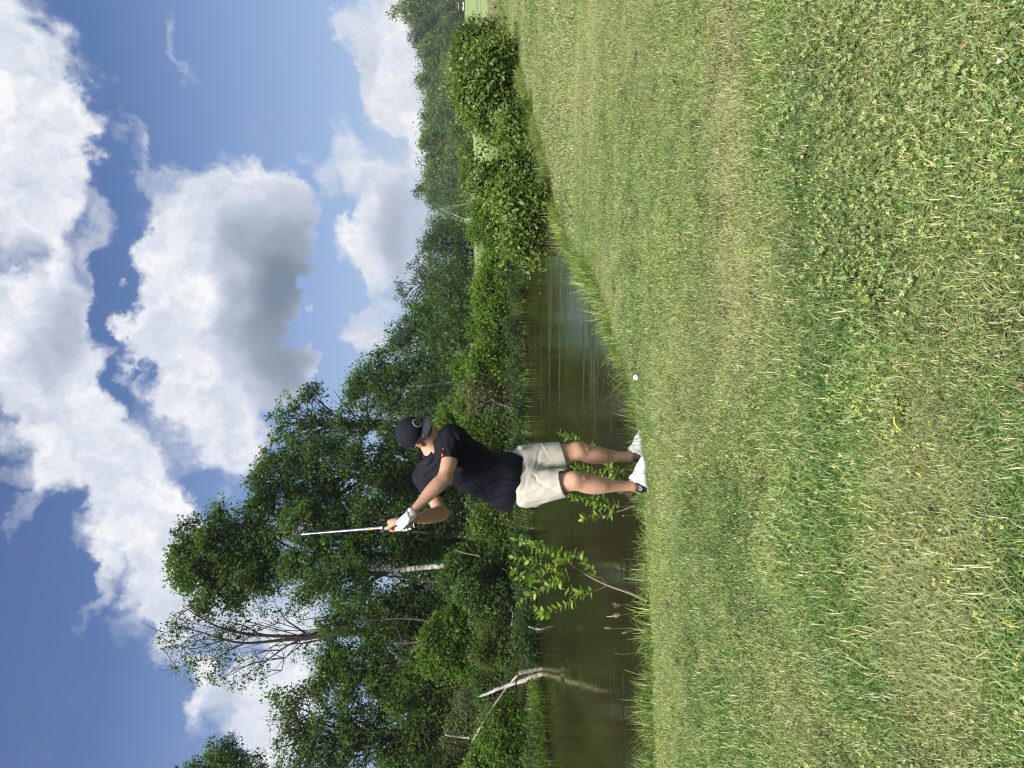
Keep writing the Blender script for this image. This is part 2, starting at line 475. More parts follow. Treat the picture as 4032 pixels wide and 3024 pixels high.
# ------------------------------------------------------------------ foliage materials
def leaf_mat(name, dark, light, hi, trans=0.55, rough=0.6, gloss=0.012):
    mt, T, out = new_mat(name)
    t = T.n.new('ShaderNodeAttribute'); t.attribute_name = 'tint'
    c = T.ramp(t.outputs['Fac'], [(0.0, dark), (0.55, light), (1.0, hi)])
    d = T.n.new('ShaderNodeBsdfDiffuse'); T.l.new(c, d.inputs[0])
    tr = T.n.new('ShaderNodeBsdfTranslucent')
    ct = T.mix(1.0, c, (1.15, 1.25, 0.55), 'MULTIPLY'); T.l.new(ct, tr.inputs[0])
    m1 = T.n.new('ShaderNodeMixShader'); m1.inputs[0].default_value = trans
    T.l.new(d.outputs[0], m1.inputs[1]); T.l.new(tr.outputs[0], m1.inputs[2])
    g = T.n.new('ShaderNodeBsdfGlossy'); g.inputs['Roughness'].default_value = rough; g.inputs[0].default_value = (1, 1, 1, 1)
    m2 = T.n.new('ShaderNodeMixShader'); m2.inputs[0].default_value = gloss
    T.l.new(m1.outputs[0], m2.inputs[1]); T.l.new(g.outputs[0], m2.inputs[2])
    T.l.new(m2.outputs[0], out.inputs[0])
    return mt

L_MAPLE = leaf_mat('leaves_maple', (.034, .068, .020), (.080, .150, .036), (.150, .235, .055))
L_DARK = leaf_mat('leaves_dark', (.030, .060, .021), (.068, .124, .034), (.12, .19, .052))
L_CONIF = leaf_mat('needles', (.024, .046, .022), (.050, .088, .035), (.085, .135, .052))
L_MID = leaf_mat('leaves_mid', (.046, .088, .018), (.108, .190, .032), (.19, .29, .05))
L_WILLOW = leaf_mat('leaves_willow', (.07, .115, .026), (.16, .23, .05), (.25, .32, .08))
L_BRIGHT = leaf_mat('leaves_bright', (.065, .125, .020), (.15, .255, .038), (.27, .38, .055))
L_PALE = leaf_mat('leaves_pale', (.075, .10, .042), (.15, .185, .08), (.24, .28, .13))
L_FAR = leaf_mat('leaves_far', (.06, .105, .038), (.145, .215, .058), (.235, .31, .075))
L_FARD = leaf_mat('leaves_far_dark', (.048, .084, .038), (.10, .160, .055), (.165, .225, .07))
L_PURP = leaf_mat('leaves_purple', (.05, .042, .034), (.10, .078, .056), (.14, .12, .065))
BARK = plain('bark_grey', (.085, .075, .062), 0.9, 0.1, bump=0.6, bscale=14, var=.35)
BARK_D = plain('bark_dark', (.035, .030, .024), 0.9, 0.1, bump=0.6, bscale=14, var=.35)
TWIG = plain('twig_red_brown', (.13, .075, .055), 0.7, 0.2, var=.25)
TWIG_G = plain('twig_pale', (.30, .26, .22), 0.8, 0.2, var=.2)

def birch_mat(name, base):
    mt, T, out = new_mat(name)
    co = T.n.new('ShaderNodeTexCoord').outputs['Object']
    mp = T.n.new('ShaderNodeMapping'); T.l.new(co, mp.inputs[0]); mp.inputs['Scale'].default_value = (5, 5, 16)
    n = T.noise(mp.outputs[0], 1.0, 6, 0.7, 0.8)
    c = T.mix(T.mapr(n, .52, .60), base, (.03, .027, .023))
    c2 = T.mix(T.mapr(T.noise(co, 2.3, 4), .42, .62), c, (.20, .17, .14))
    b = T.n.new('ShaderNodeBsdfPrincipled'); T.l.new(c2, b.inputs['Base Color']); b.inputs['Roughness'].default_value = .8
    T.l.new(b.outputs[0], out.inputs[0]); return mt
BIRCH = birch_mat('bark_birch', (.50, .49, .45))
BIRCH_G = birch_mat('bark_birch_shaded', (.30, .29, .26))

# ------------------------------------------------------------------ leaves and crowns
def leaf_faces(cent, nrm_up, size, tint, r, aspect=0.62, fold=0.25, droop=0.3, shape6=False):
    """one folded leaf (two triangles) at every centre"""
    n = len(cent)
    th = r.random(n) * 2 * math.pi
    u = r.normal(size=(n, 3)) + np.array([0, 0, -droop]); u /= np.linalg.norm(u, axis=1)[:, None]
    w = np.cross(u, r.normal(size=(n, 3)) * 0.5 + nrm_up); w /= np.linalg.norm(w, axis=1)[:, None] + 1e-6
    nn = np.cross(u, w)
    s = size[:, None]
    a = cent - u * s * .5; b = cent + u * s * .5
    if shape6:
        b = b - nn * s * .12; q = aspect * .5
        l1 = cent - u * s * .22 + w * s * q * .85 + nn * s * fold * .4; l2 = cent + u * s * .16 + w * s * q * .8 + nn * s * fold * .35
        r1 = cent - u * s * .22 - w * s * q * .85 + nn * s * fold * .4; r2 = cent + u * s * .16 - w * s * q * .8 + nn * s * fold * .35
        V = np.stack([a, l1, l2, b, r2, r1], 1).reshape(-1, 3)
        i = np.arange(n)[:, None] * 6
        Fc = np.concatenate([i + np.array([[0, 1, 2]]), i + np.array([[0, 2, 3]]), i + np.array([[0, 3, 4]]), i + np.array([[0, 4, 5]])])
        return V, Fc, np.repeat(tint, 6)
    l = cent + w * s * aspect * .5 + nn * s * fold * .5
    rr = cent - w * s * aspect * .5 + nn * s * fold * .5
    V = np.stack([a, l, b, rr], 1).reshape(-1, 3)
    i = np.arange(n)[:, None] * 4
    Fc = np.concatenate([i + np.array([[0, 1, 2]]), i + np.array([[0, 2, 3]])])
    return V, Fc, np.repeat(tint, 4)

def crown(lobes, nclus, per, lsize, r, spread=0.45, hollow=0.45, flat=0.75, zbias=0.0, tint_off=0.0, sizevar=.35, shape6=False):
    """leaf clusters through the volume of the lobes (cx,cy,cz,rx,ry,rz). returns V,F,tint and the cluster centres"""
    lobes = np.array(lobes, float)
    vol = lobes[:, 3] * lobes[:, 4] * lobes[:, 5]
    area = vol ** (2 / 3.)
    idx = r.choice(len(lobes), nclus, p=area / area.sum())
    d = r.normal(size=(nclus, 3)); d /= np.linalg.norm(d, axis=1)[:, None]
    rad = hollow + (1 - hollow) * r.random(nclus) ** 0.6
    rad *= 1 + 0.13 * r.normal(size=nclus)
    cc = lobes[idx, :3] + d * lobes[idx, 3:6] * rad[:, None]
    cs = spread * (0.6 + 0.8 * r.random(nclus))
    k = np.repeat(np.arange(nclus), per)
    off = r.normal(size=(len(k), 3)) * np.array([1, 1, flat]) * 0.5
    # droop of the spray: leaves hang on an umbrella-like sheet
    off[:, 2] -= 0.35 * (off[:, 0] ** 2 + off[:, 1] ** 2)
    pts = cc[k] + off * cs[k][:, None]
    up = np.tile(np.array([[0, 0, 1.9]]), (len(k), 1)) + 0.5 * d[k]
    ctint = r.random(nclus)
    tint = np.clip(0.28 + 0.42 * (ctint[k] - 0.5) + 0.18 * (r.random(len(k)) - .5) + 0.16 * off[:, 2] + 0.26 * (rad[k] > .8) + tint_off, 0, 1)  # random tone, plus painted light: upper and outer leaves get a lighter colour
    size = lsize * (1 + sizevar * r.normal(size=len(k))).clip(.45, 1.9)
    V, Fc, tt = leaf_faces(pts, up, size, tint, r, shape6=shape6)
    return V, Fc, tt, cc

def branches(trunk_pts, trunk_r, targets, r, seg=5, thin=0.012, n=7, sag=0.12, power=0.5):
    """curved limbs from the trunk to the targets"""
    parts = []
    tp = np.asarray(trunk_pts); 
    for t in targets:
        # leave the trunk below the target
        hz_ = tp[:, 2]; lim = t[2] - 0.35 * np.hypot(t[0] - tp[-1, 0], t[1] - tp[-1, 1]) - 0.2
        c = np.where(hz_ < lim)[0]
        i = c[-1] if len(c) else max(1, len(tp) // 3)
        i = max(1, i - r.integers(0, 3))
        a = tp[i]
        s = np.linspace(0, 1, n)[:, None]
        L = np.linalg.norm(t - a)
        mid = a * (1 - s) + t * s
        mid[:, 2] += (np.sin(s[:, 0] * math.pi) * -sag * L) * -1 * (0.4 + .6 * r.random())
        mid += (r.normal(size=(n, 3)) * 0.035 * L) * np.sin(s * math.pi)
        r0 = min(trunk_r[i] * 0.55, 0.02 + L * 0.016)
        parts.append(tube(mid, r0 * (1 - s[:, 0]) ** power * 0.95 + thin, seg))
    return parts

def sublobes(lobes, r, k=5, out_=1.06, lo_=.22, hi_=.42):
    out = []
    for l in lobes:
        l = np.array(l, float)
        out.append(tuple(np.concatenate([l[:3], l[3:] * .86])))
        for _ in range(k):
            d = r.normal(size=3); d /= np.linalg.norm(d)
            s = r.uniform(lo_, hi_)
            out.append(tuple(np.concatenate([l[:3] + d * l[3:] * (out_ - s * .3), l[3:] * s])))
    return out

def make_tree(name, label, cat, base, top_z, lobes, bark, leafm, nclus, per, lsize, seed, trunk_r=0.14, spread=0.5, group=None, lean=(0, 0),
              nlimb=26, hollow=0.45, tint_off=0.0, flat=.75, thin=0.012, extra=None, trunk_top=0.85, wob=.05):
    r = np.random.default_rng(seed)
    lobes = sublobes(lobes, r)
    base = np.array(base, float)
    root = thing(name, label, cat, tuple(base), group)
    n = 14
    s = np.linspace(0, 1, n)[:, None]
    H = (top_z - base[2]) * trunk_top
    tp = base + np.array([lean[0], lean[1], H]) * s
    w = np.cumsum(r.normal(size=(n, 2)) * wob * math.sqrt(max(H, .5) / 8), axis=0); w -= w[0]
    tp[:, :2] += w * s
    tr = trunk_r * (1 - 0.88 * s[:, 0] ** 0.9)
    tr[0] *= 1.35
    tp[0, 2] -= 0.25
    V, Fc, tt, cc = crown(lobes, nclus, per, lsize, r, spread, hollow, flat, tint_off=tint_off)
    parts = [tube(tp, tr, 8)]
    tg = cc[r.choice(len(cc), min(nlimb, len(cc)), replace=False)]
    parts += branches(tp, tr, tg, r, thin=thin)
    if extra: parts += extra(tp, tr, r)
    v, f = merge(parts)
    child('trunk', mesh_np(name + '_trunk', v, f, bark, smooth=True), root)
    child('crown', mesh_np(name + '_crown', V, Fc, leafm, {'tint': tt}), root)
    return root

def px_lobes(D, spec, depth=0.8):
    """crown lobes given in photo pixels: (x, y, half height, half width[, dD])"""
    out = []
    for q in spec:
        x, y, hh, hw = q[:4]; dd = q[4] if len(q) > 4 else 0
        p = at(x, y, D + dd); k = (D + dd) / FPX
        out.append((p.x, p.y, p.z, hw * k, max(hw, hh * .6) * k * depth, hh * k))
    return out

# ------------------------------------------------------------------ slight distance haze, also added to lift the dark tones of the trees
hb = bpy.data.meshes.new('haze')
hx0, hx1, hy0, hy1, hz0, hz1_ = -420, 420, -60, 420, -8, 46
hb.from_pydata([(x, y, z) for x in (hx0, hx1) for y in (hy0, hy1) for z in (hz0, hz1_)], [], [(0, 1, 3, 2), (4, 6, 7, 5), (0, 4, 5, 1), (2, 3, 7, 6), (0, 2, 6, 4), (1, 5, 7, 3)])
mth, T, out = new_mat('haze')
pv = T.n.new('ShaderNodeVolumePrincipled'); pv.inputs['Color'].default_value = (.86, .93, 1, 1); pv.inputs['Density'].default_value = 0.00033
pv.inputs['Anisotropy'].default_value = 0.2
T.l.new(pv.outputs[0], out.inputs['Volume'])
hb.materials.append(mth)
link('haze', hb, kind='stuff', label='thin distance haze over the whole place, also added to lift the dark trees', category='haze')

# ------------------------------------------------------------------ trees beyond the pond and the far wood
def base_at(py, D, dz=0.0):
    x = (1512 - py) / FPX * D
    x = at(1850, py, D).x
    return (x, D, hz1(x, D) + dz)

def tree_px(name, label, cat, y, D, lobes, bark, leafm, nclus, per, lsize, seed, ytrunk=None, **kw):
    L = px_lobes(D, lobes)
    top = max(l[2] + l[5] * 0.6 for l in L)
    return make_tree(name, label, cat, base_at(ytrunk if ytrunk is not None else y, D), top, L, bark, leafm, nclus, per, lsize, seed, **kw)

GF_ = 'trees of the far wooded hillside'
far = [
 (-70, 1600, 120, 252, L_FAR, 'broad light green tree cut by the picture edge above the golf cart'),
 (40, 1572, 85, 250, L_FAR, 'tallest round light green tree on the hillside directly above the golf cart'),
 (140, 1632, 80, 248, L_FARD, 'darker green hillside tree beside the tallest one, over the small ball washer'),
 (225, 1668, 82, 243, L_FAR, 'rounded mid green hillside tree between the cart and the leafy near bushes'),
 (315, 1672, 75, 240, L_FAR, 'bright lumpy hillside tree behind the near leafy bushes'),
 (398, 1700, 62, 236, L_FAR, 'lower rounded hillside tree just before the skyline dips'),
 (20, 1725, 105, 236, L_FARD, 'dark tree at the foot of the hillside right behind the golf cart'),
 (165, 1735, 95, 233, L_FARD, 'dark foot of hillside tree standing behind the small bush on the fairway'),
 (290, 1752, 85, 231, L_FAR, 'leafy tree at the hillside foot partly behind the near bushes'),
 (400, 1775, 75, 228, L_FARD, 'dark bushy tree at the hillside foot where the near bushes hide its trunk'),
 (470, 1690, 70, 215, L_FARD, 'blue green tree right of the dip in the far skyline'),
 (548, 1672, 60, 212, L_FAR, 'far tree with a tuft of yellow green leaves standing above the skyline'),
 (630, 1690, 70, 208, L_FARD, 'far dark tree behind the two rounded willows'),
 (700, 1690, 62, 204, L_FAR, 'yellow topped far tree above the rounded willows'),
 (560, 1775, 80, 196, L_FARD, 'dark full tree low behind the rounded willows'),
 (660, 1765, 75, 194, L_FARD, 'dark tree between the rounded willows and the pale birches'),
 (755, 1725, 65, 186, L_FARD, 'far tree behind the white stemmed birches'),
]
for i, (y, xt, hw, D, lm, lab) in enumerate(far):
    xt -= 26
    r_ = random.Random(i + 5)
    lobes = [(xt + hw * .75, y, hw * .75, hw * .8)]
    for k in range(5):
        lobes.append((xt + hw * (0.75 + r_.random() * 1.3), y + hw * (r_.random() * 1.5 - .75), hw * .5, hw * .5, r_.random() * 4 - 2))
    lobes.append((xt + hw * 1.9, y, hw * .8, hw * .8))
    tree_px('hillside_tree', lab, 'tree', y, D, lobes, BARK, lm, 420, 28, .66, 100 + i, trunk_r=.35, spread=1.7, group=GF_, nlimb=8, thin=.03, tint_off=.06)
tree_px('crooked_tree', 'thin crooked grey tree top rising over the far skyline above the birches', 'tree', 752, 160,
        [(1650, 745, 22, 20), (1690, 775, 26, 24), (1640, 765, 14, 14), (1710, 800, 30, 26)], BARK, L_FARD, 60, 18, .4, 140, trunk_r=.25, spread=1.1, nlimb=20)
tree_px('willow', 'nearer of two rounded pale green willows standing on the distant fairway', 'tree', 590, 86,
        [(1870, 575, 50, 40), (1835, 600, 40, 38), (1885, 620, 40, 35), (1860, 560, 30, 30), (1820, 590, 20, 20)], BARK, L_WILLOW, 240, 26, .19, 141, trunk_r=.16, spread=.6, nlimb=8, tint_off=.02)
tree_px('willow', 'second rounded willow beside the distant fairway, closer to the white stemmed birches', 'tree', 690, 84,
        [(1875, 690, 50, 42), (1850, 660, 35, 34), (1840, 705, 34, 34), (1890, 720, 36, 30)], BARK, L_WILLOW, 230, 26, .19, 142, trunk_r=.16, spread=.6, nlimb=8, tint_off=-.1)
tree_px('broadleaf_tree', 'small dark rounded tree far off behind the gap in the leafy near bushes', 'tree', 470, 82,
        [(1855, 470, 40, 40), (1840, 430, 40, 36), (1880, 500, 26, 30), (1870, 400, 34, 36), (1820, 500, 34, 30)], BARK, L_FARD, 240, 26, .19, 143, trunk_r=.12, spread=.55, nlimb=8)
tree_px('broadleaf_tree', 'dark low tree beyond the fairway at the foot of the wood, over the upright shrub', 'tree', 540, 96,
        [(1840, 520, 40, 30), (1830, 560, 40, 30), (1810, 540, 34, 34), (1875, 535, 20, 24)], BARK_D, L_FARD, 170, 24, .22, 144, trunk_r=.12, spread=.6, nlimb=6, tint_off=-.1)

def birch_stems(spec, D, mat_parts):
    out = []
    for (x0, y0, x1, y1, rr) in spec:
        a, b = at(x0, y0, D), at(x1, y1, D - .3)
        s = np.linspace(0, 1, 8)[:, None]
        p = np.array(a) * (1 - s) + np.array(b) * s
        p[:, 0] += np.sin(s[:, 0] * 4 + x0) * .06 * D / 30
        out.append(tube(p, rr * (1 - .75 * s[:, 0]), 6))
    return out

t = tree_px('birch', 'clump of slender birches with thin white leaning stems and grey green leaves', 'tree', 830, 105,
        [(1770, 830, 60, 60), (1800, 780, 50, 50), (1760, 870, 55, 40), (1840, 850, 50, 60), (1850, 780, 40, 50)], BIRCH_G, L_FARD, 200, 22, .26, 150, trunk_r=.12, spread=1.1, nlimb=8, tint_off=.05)
for sp_ in [(1905, 800, 1765, 806, .12), (1900, 792, 1830, 788, .10), (1870, 868, 1752, 838, .17), (1870, 872, 1762, 862, .13), (1862, 866, 1780, 850, .09)]:
    child('stem', mesh_np('birch_stem', *birch_stems([sp_], 103, None)[0], BIRCH, smooth=True), t)

tree_px('spruce', 'very dark dense evergreen mass standing right of the pale birch clump', 'tree', 960, 84,
        [(1770, 930, 90, 60), (1780, 1000, 90, 60), (1720, 960, 50, 50), (1830, 960, 50, 80), (1850, 1030, 50, 60)], BARK_D, L_CONIF, 300, 26, .22, 151, trunk_r=.25, spread=.9, nlimb=8, flat=.5)
tree_px('broadleaf_tree', 'low green tree whose bright top shows between the birches and the dark evergreens', 'tree', 895, 92,
        [(1725, 895, 40, 36), (1780, 905, 60, 40), (1700, 925, 30, 28)], BARK, L_MID, 110, 24, .24, 152, trunk_r=.2, spread=.9, nlimb=8)
tree_px('aspen', 'airy aspen with separate leaf tufts showing against cloud over the dark evergreens', 'tree', 1120, 80,
        [(1580, 1150, 28, 30), (1600, 1190, 34, 30), (1630, 1120, 34, 40), (1650, 1180, 34, 50), (1560, 1120, 16, 14), (1620, 1060, 24, 26), (1645, 1020, 26, 20), (1670, 1090, 34, 60), (1690, 1200, 30, 50)],
        BARK, L_DARK, 150, 16, .21, 153, trunk_r=.2, spread=.55, nlimb=60, hollow=.3, thin=.02)
tree_px('aspen', 'thin leaved aspen over the dark evergreens, on the side of the birches', 'tree', 985, 86,
        [(1665, 975, 20, 26), (1690, 960, 26, 34), (1650, 950, 12, 10), (1690, 1010, 26, 26)],
        BARK, L_DARK, 70, 16, .22, 154, trunk_r=.18, spread=.6, nlimb=30, hollow=.3, thin=.02)
tree_px('purple_leaved_tree', 'dull purple brown leaved tree in the shade behind the pond bushes', 'tree', 1150, 70,
        [(1780, 1130, 60, 55), (1800, 1190, 60, 50), (1760, 1220, 50, 50), (1830, 1240, 45, 40)], BARK, L_PURP, 220, 24, .2, 155, trunk_r=.16, spread=.8, nlimb=10)
t = tree_px('dead_birch', 'bare white birch limbs leaning out of the dim trees above the pond bushes', 'tree', 1140, 62, [(1800, 1150, 14, 20)], BIRCH, L_PURP, 6, 6, .14, 156, trunk_r=.05, spread=.4, nlimb=4)
for sp_ in [(1865, 1165, 1795, 1135, .10), (1862, 1165, 1775, 1160, .08), (1860, 1225, 1770, 1185, .09), (1850, 1215, 1790, 1175, .06), (1880, 1190, 1850, 1225, .06), (1875, 1250, 1850, 1275, .05)]:
    child('branch', mesh_np('dead_birch_branch', *birch_stems([sp_], 61, None)[0], BIRCH_G, smooth=True), t)
tree_px('broadleaf_tree', 'dark green tree behind the purple one, filling the gap under the airy aspen', 'tree', 1180, 76,
        [(1730, 1130, 60, 70), (1750, 1210, 60, 60), (1800, 1060, 60, 40), (1720, 1060, 50, 40)], BARK_D, L_DARK, 240, 26, .24, 157, trunk_r=.2, spread=1.0, nlimb=8)
tree_px('broadleaf_tree', 'rounded dark tree where the skyline starts to climb, left of the airy aspen', 'tree', 1290, 60,
        [(1650, 1250, 60, 50), (1610, 1290, 50, 40), (1570, 1320, 45, 40), (1700, 1300, 80, 70), (1790, 1290, 70, 60), (1545, 1370, 40, 35), (1640, 1370, 80, 50)], BARK_D, L_MAPLE, 380, 30, .2, 158, trunk_r=.2, spread=.75, nlimb=14)
tree_px('broadleaf_tree', 'wide crowned tree over pale trunks, standing to the far side of the golfer cap', 'tree', 1470, 46,
        [(1470, 1440, 70, 50), (1430, 1490, 70, 60), (1400, 1540, 50, 40), (1520, 1520, 90, 80), (1600, 1450, 80, 70), (1640, 1540, 80, 60), (1720, 1440, 70, 60), (1500, 1590, 70, 50), (1600, 1620, 70, 50), (1390, 1580, 40, 30)],
        BARK, L_MAPLE, 620, 30, .155, 159, trunk_r=.2, spread=.55, nlimb=40)
t = tree_px('birch', 'three straight pale trunks close together under the wide crowned tree', 'tree', 1530, 43, [(1720, 1490, 30, 30), (1690, 1560, 30, 30)], BIRCH_G, L_DARK, 50, 20, .13, 160, trunk_r=.09, spread=.5, nlimb=6, ytrunk=1512)
for sp_ in [(1830, 1508, 1600, 1516, .10), (1830, 1534, 1715, 1528, .09), (1830, 1556, 1740, 1553, .07), (1740, 1545, 1620, 1537, .06)]:
    child('stem', mesh_np('birch_stem', *birch_stems([sp_], 42, None)[0], BIRCH_G, smooth=True), t)

def crooked(points, D, rr):
    """extra dark limbs along given picture points"""
    def f(tp, tr, r):
        out = []
        for pts, r0, r1 in points:
            P = np.array([at(x, y, D - .2) for x, y in pts])
            # resample smoothly
            s = np.linspace(0, len(P) - 1, len(P) * 6)
            Q = np.stack([np.interp(s, np.arange(len(P)), P[:, k]) for k in range(3)], 1)
            for _ in range(14): Q[1:-1] = (Q[:-2] + 2 * Q[1:-1] + Q[2:]) / 4
            out.append(tube(Q, np.linspace(r0, r1, len(Q)), 6))
        return out
    return f
tree_px('broadleaf_tree', 'thin crowned tree with dark forked limbs against cloud just above the golfer cap', 'tree', 1660, 37,
        [(1110, 1650, 50, 50), (1140, 1590, 40, 40), (1100, 1720, 40, 40), (1200, 1560, 40, 30), (1230, 1640, 60, 50), (1180, 1700, 60, 50), (1260, 1710, 60, 50), (1330, 1650, 60, 50),
         (1390, 1680, 60, 60), (1240, 1530, 24, 22), (1450, 1650, 60, 50), (1300, 1740, 60, 40)],
        BARK_D, L_MAPLE, 250, 22, .14, 161, trunk_r=.17, spread=.36, nlimb=80, hollow=.3, thin=.01,
        extra=crooked([([(1700, 1700), (1550, 1690), (1480, 1690), (1400, 1680), (1330, 1670), (1260, 1660), (1200, 1640), (1150, 1620)], .15, .02), ([(1470, 1690), (1440, 1640), (1450, 1560), (1440, 1530)], .06, .015),
                       ([(1400, 1640), (1370, 1610), (1330, 1560), (1310, 1530)], .04, .008), ([(1350, 1600), (1320, 1585), (1300, 1560)], .02, .006), ([(1300, 1670), (1240, 1710), (1180, 1730)], .06, .015)], 37, 0))
tree_px('maple', 'large dense dark green maple rising directly behind the golfer head and raised hands', 'tree', 1880, 33,
        [(1080, 1850, 80, 70), (1040, 1870, 50, 40), (1150, 1790, 80, 60), (1200, 1920, 110, 100), (1280, 1800, 110, 90), (1100, 1960, 90, 80), (1330, 1980, 120, 100), (1450, 1830, 120, 110),
         (1500, 1950, 110, 110), (1600, 1800, 100, 90), (1650, 1920, 110, 110), (1010, 1900, 40, 40), (1560, 1700, 80, 70), (1700, 1750, 80, 80), (1020, 1990, 50, 60), (1130, 2060, 70, 70)],
        BARK_D, L_MAPLE, 1150, 40, .125, 162, trunk_r=.2, spread=.42, nlimb=50, hollow=.5)
tree_px('maple', 'tallest tree, with a great rounded crown over the golf club', 'tree', 2190, 31,
        [(780, 2190, 90, 110), (730, 2260, 60, 80), (760, 2100, 60, 60), (840, 2280, 90, 100), (860, 2150, 110, 110), (950, 2230, 110, 120), (850, 2050, 60, 50), (930, 2080, 70, 70), (720, 2180, 50, 70),
         (1010, 2290, 80, 80), (1040, 2180, 80, 90), (1020, 2090, 60, 60), (900, 2340, 70, 60), (990, 2020, 60, 40), (840, 2010, 24, 18), (690, 2270, 22, 22), (780, 2380, 26, 18)],
        BARK_D, L_MAPLE, 820, 34, .125, 163, trunk_r=.2, spread=.40, nlimb=90, hollow=.45)
tree_px('maple', 'middle storey maple with a full crown directly behind the raised golf club shaft', 'tree', 2120, 29.5,
        [(1180, 2060, 90, 80), (1240, 2180, 90, 90), (1330, 2100, 100, 100), (1380, 2200, 100, 90), (1160, 2250, 60, 60), (1450, 2050, 100, 90), (1500, 2160, 100, 90), (1600, 2080, 100, 90), (1250, 2290, 60, 50), (1620, 2200, 80, 80), (1720, 2130, 80, 90)],
        BARK_D, L_MAPLE, 900, 38, .12, 164, trunk_r=.16, spread=.40, nlimb=50, tint_off=.03)
# the white birch trunk with dark rings
bt = thing('birch', 'thick upright white birch trunk with dark rings, standing among the maples past the golf club', 'tree', base_at(2235, 26.8))
s = np.linspace(0, 1, 22)[:, None]
A, Bp = np.array(at(1830, 2228, 26.8)), np.array(at(1290, 2262, 27.3))
P = A * (1 - s) + Bp * s; P[:, 0] += .05 * np.sin(s[:, 0] * 7)
P[0, 2] = base_at(2235, 26.8)[2] - .2
child('trunk', mesh_np('birch_trunk', *tube(P, 1e-9 + .105 - .04 * s[:, 0], 12), BIRCH, smooth=True), bt)
V, Fc, tt, cc = crown(px_lobes(26.6, [(1240, 2300, 60, 50), (1180, 2360, 40, 40), (1330, 2330, 50, 60), (1420, 2320, 50, 40), (1400, 2270, 50, 30), (1320, 2250, 30, 40), (1360, 2240, 20, 20)]), 170, 26, .10, np.random.default_rng(9), .4, .3)
v, f = merge(branches(P, 1e-9 + .105 - .04 * s[:, 0], cc[:30], np.random.default_rng(4), thin=.008))
child('branches', mesh_np('birch_branches', v, f, BARK, smooth=True), bt)
child('crown', mesh_np('birch_crown', V, Fc, L_MAPLE, {'tint': tt}), bt)
rr = np.random.default_rng(77)
for i, (x, dy) in enumerate([(1345, 0), (1420, 1), (1495, -1), (1505, 1), (1560, 0), (1600, 1), (1648, 0), (1690, -1), (1535, 2), (1462, 0)]):
    j = np.argmin(abs(P[:, 2] - at(x, 2240, 27.0).z)); c0 = P[j]; rad = (1e-9 + .105 - .04 * s[j, 0]) + .004
    a0 = -math.pi / 2 + rr.uniform(-.9, .9); wd = rr.uniform(.7, 1.6); hh = rr.uniform(.012, .05)
    th = np.linspace(a0 - wd, a0 + wd, 8)
    env = np.sin(np.linspace(0, math.pi, 8)) ** .6 * hh + .004
    top = np.stack([c0[0] + rad * np.cos(th), c0[1] + rad * np.sin(th), c0[2] + env], 1); bot = top.copy(); bot[:, 2] = c0[2] - env
    vv = np.concatenate([top, bot]); ff = np.array([(k, k + 1, 9 + k, 8 + k) for k in range(7)])
    child('bark_scar', mesh_np('bark_scar', vv, ff, BARK_D), bt)

def fan(tp, tr, r):
    D = 30
    L = [([(1800, 2478), (1650, 2485), (1500, 2488), (1350, 2492), (1260, 2500), (1200, 2512)], .17, .12),
         ([(1210, 2508), (1120, 2505), (1020, 2503), (950, 2492), (880, 2480), (800, 2440), (740, 2400), (720, 2390)], .085, .008),
         ([(1215, 2514), (1130, 2518), (1040, 2528), (960, 2535), (880, 2520), (800, 2490), (720, 2470), (650, 2490)], .08, .008),
         ([(1195, 2515), (1130, 2540), (1080, 2580), (1020, 2620), (1000, 2680)], .05, .01),
         ([(960, 2535), (900, 2560), (860, 2590), (790, 2600), (700, 2630)], .04, .008),
         ([(1210, 2500), (1170, 2470), (1120, 2440), (1100, 2400), (1080, 2370)], .045, .008),
         ([(1030, 2503), (960, 2460), (900, 2450), (850, 2440)], .035, .007),
         ([(1100, 2560), (1040, 2560), (960, 2600), (900, 2650), (870, 2700)], .03, .006),
         ([(880, 2520), (820, 2540), (760, 2560), (700, 2540), (650, 2520)], .03, .006),
         ([(1180, 2530), (1120, 2590), (1110, 2640)], .02, .005), ([(800, 2440), (790, 2420), (760, 2390), (720, 2410)], .02, .005)]
    out = crooked(L, D, 0)(tp, tr, r)
    for _ in range(80):
        pts, r0, r1 = L[r.integers(1, len(L))]
        k = r.integers(1, len(pts)); x, y = pts[k]
        d = math.radians(r.normal(0, 42)); ln = r.uniform(40, 120)
        dirx = -math.cos(d); diry = math.sin(d)
        q = [(x, y)]
        for m_ in range(3):
            d += r.normal(0, .25); q.append((q[-1][0] - math.cos(d) * ln / 3, q[-1][1] + math.sin(d) * ln / 3))
        out += crooked([(q, .016, .004)], D + r.normal(0, .5), 0)(tp, tr, r)
    return out
tree_px('thin_leaved_tree', 'dark forked tree with a fan of bare limbs and scattered leaf tufts against bright cloud', 'tree', 2480, 30,
        [(680, 2470, 60, 50), (740, 2520, 80, 70), (800, 2420, 60, 50), (720, 2600, 60, 50), (850, 2620, 70, 60), (780, 2660, 50, 50), (900, 2480, 90, 90), (930, 2700, 60, 40), (1000, 2640, 80, 60), (1080, 2440, 80, 60),
         (850, 2560, 60, 60), (700, 2420, 40, 26), (1150, 2420, 60, 50), (1180, 2560, 40, 60), (650, 2530, 30, 50)],
        BARK_D, L_MAPLE, 420, 9, .10, 165, trunk_r=.17, spread=.26, nlimb=10, hollow=.15, thin=.006, extra=fan, tint_off=-.06, trunk_top=.45)
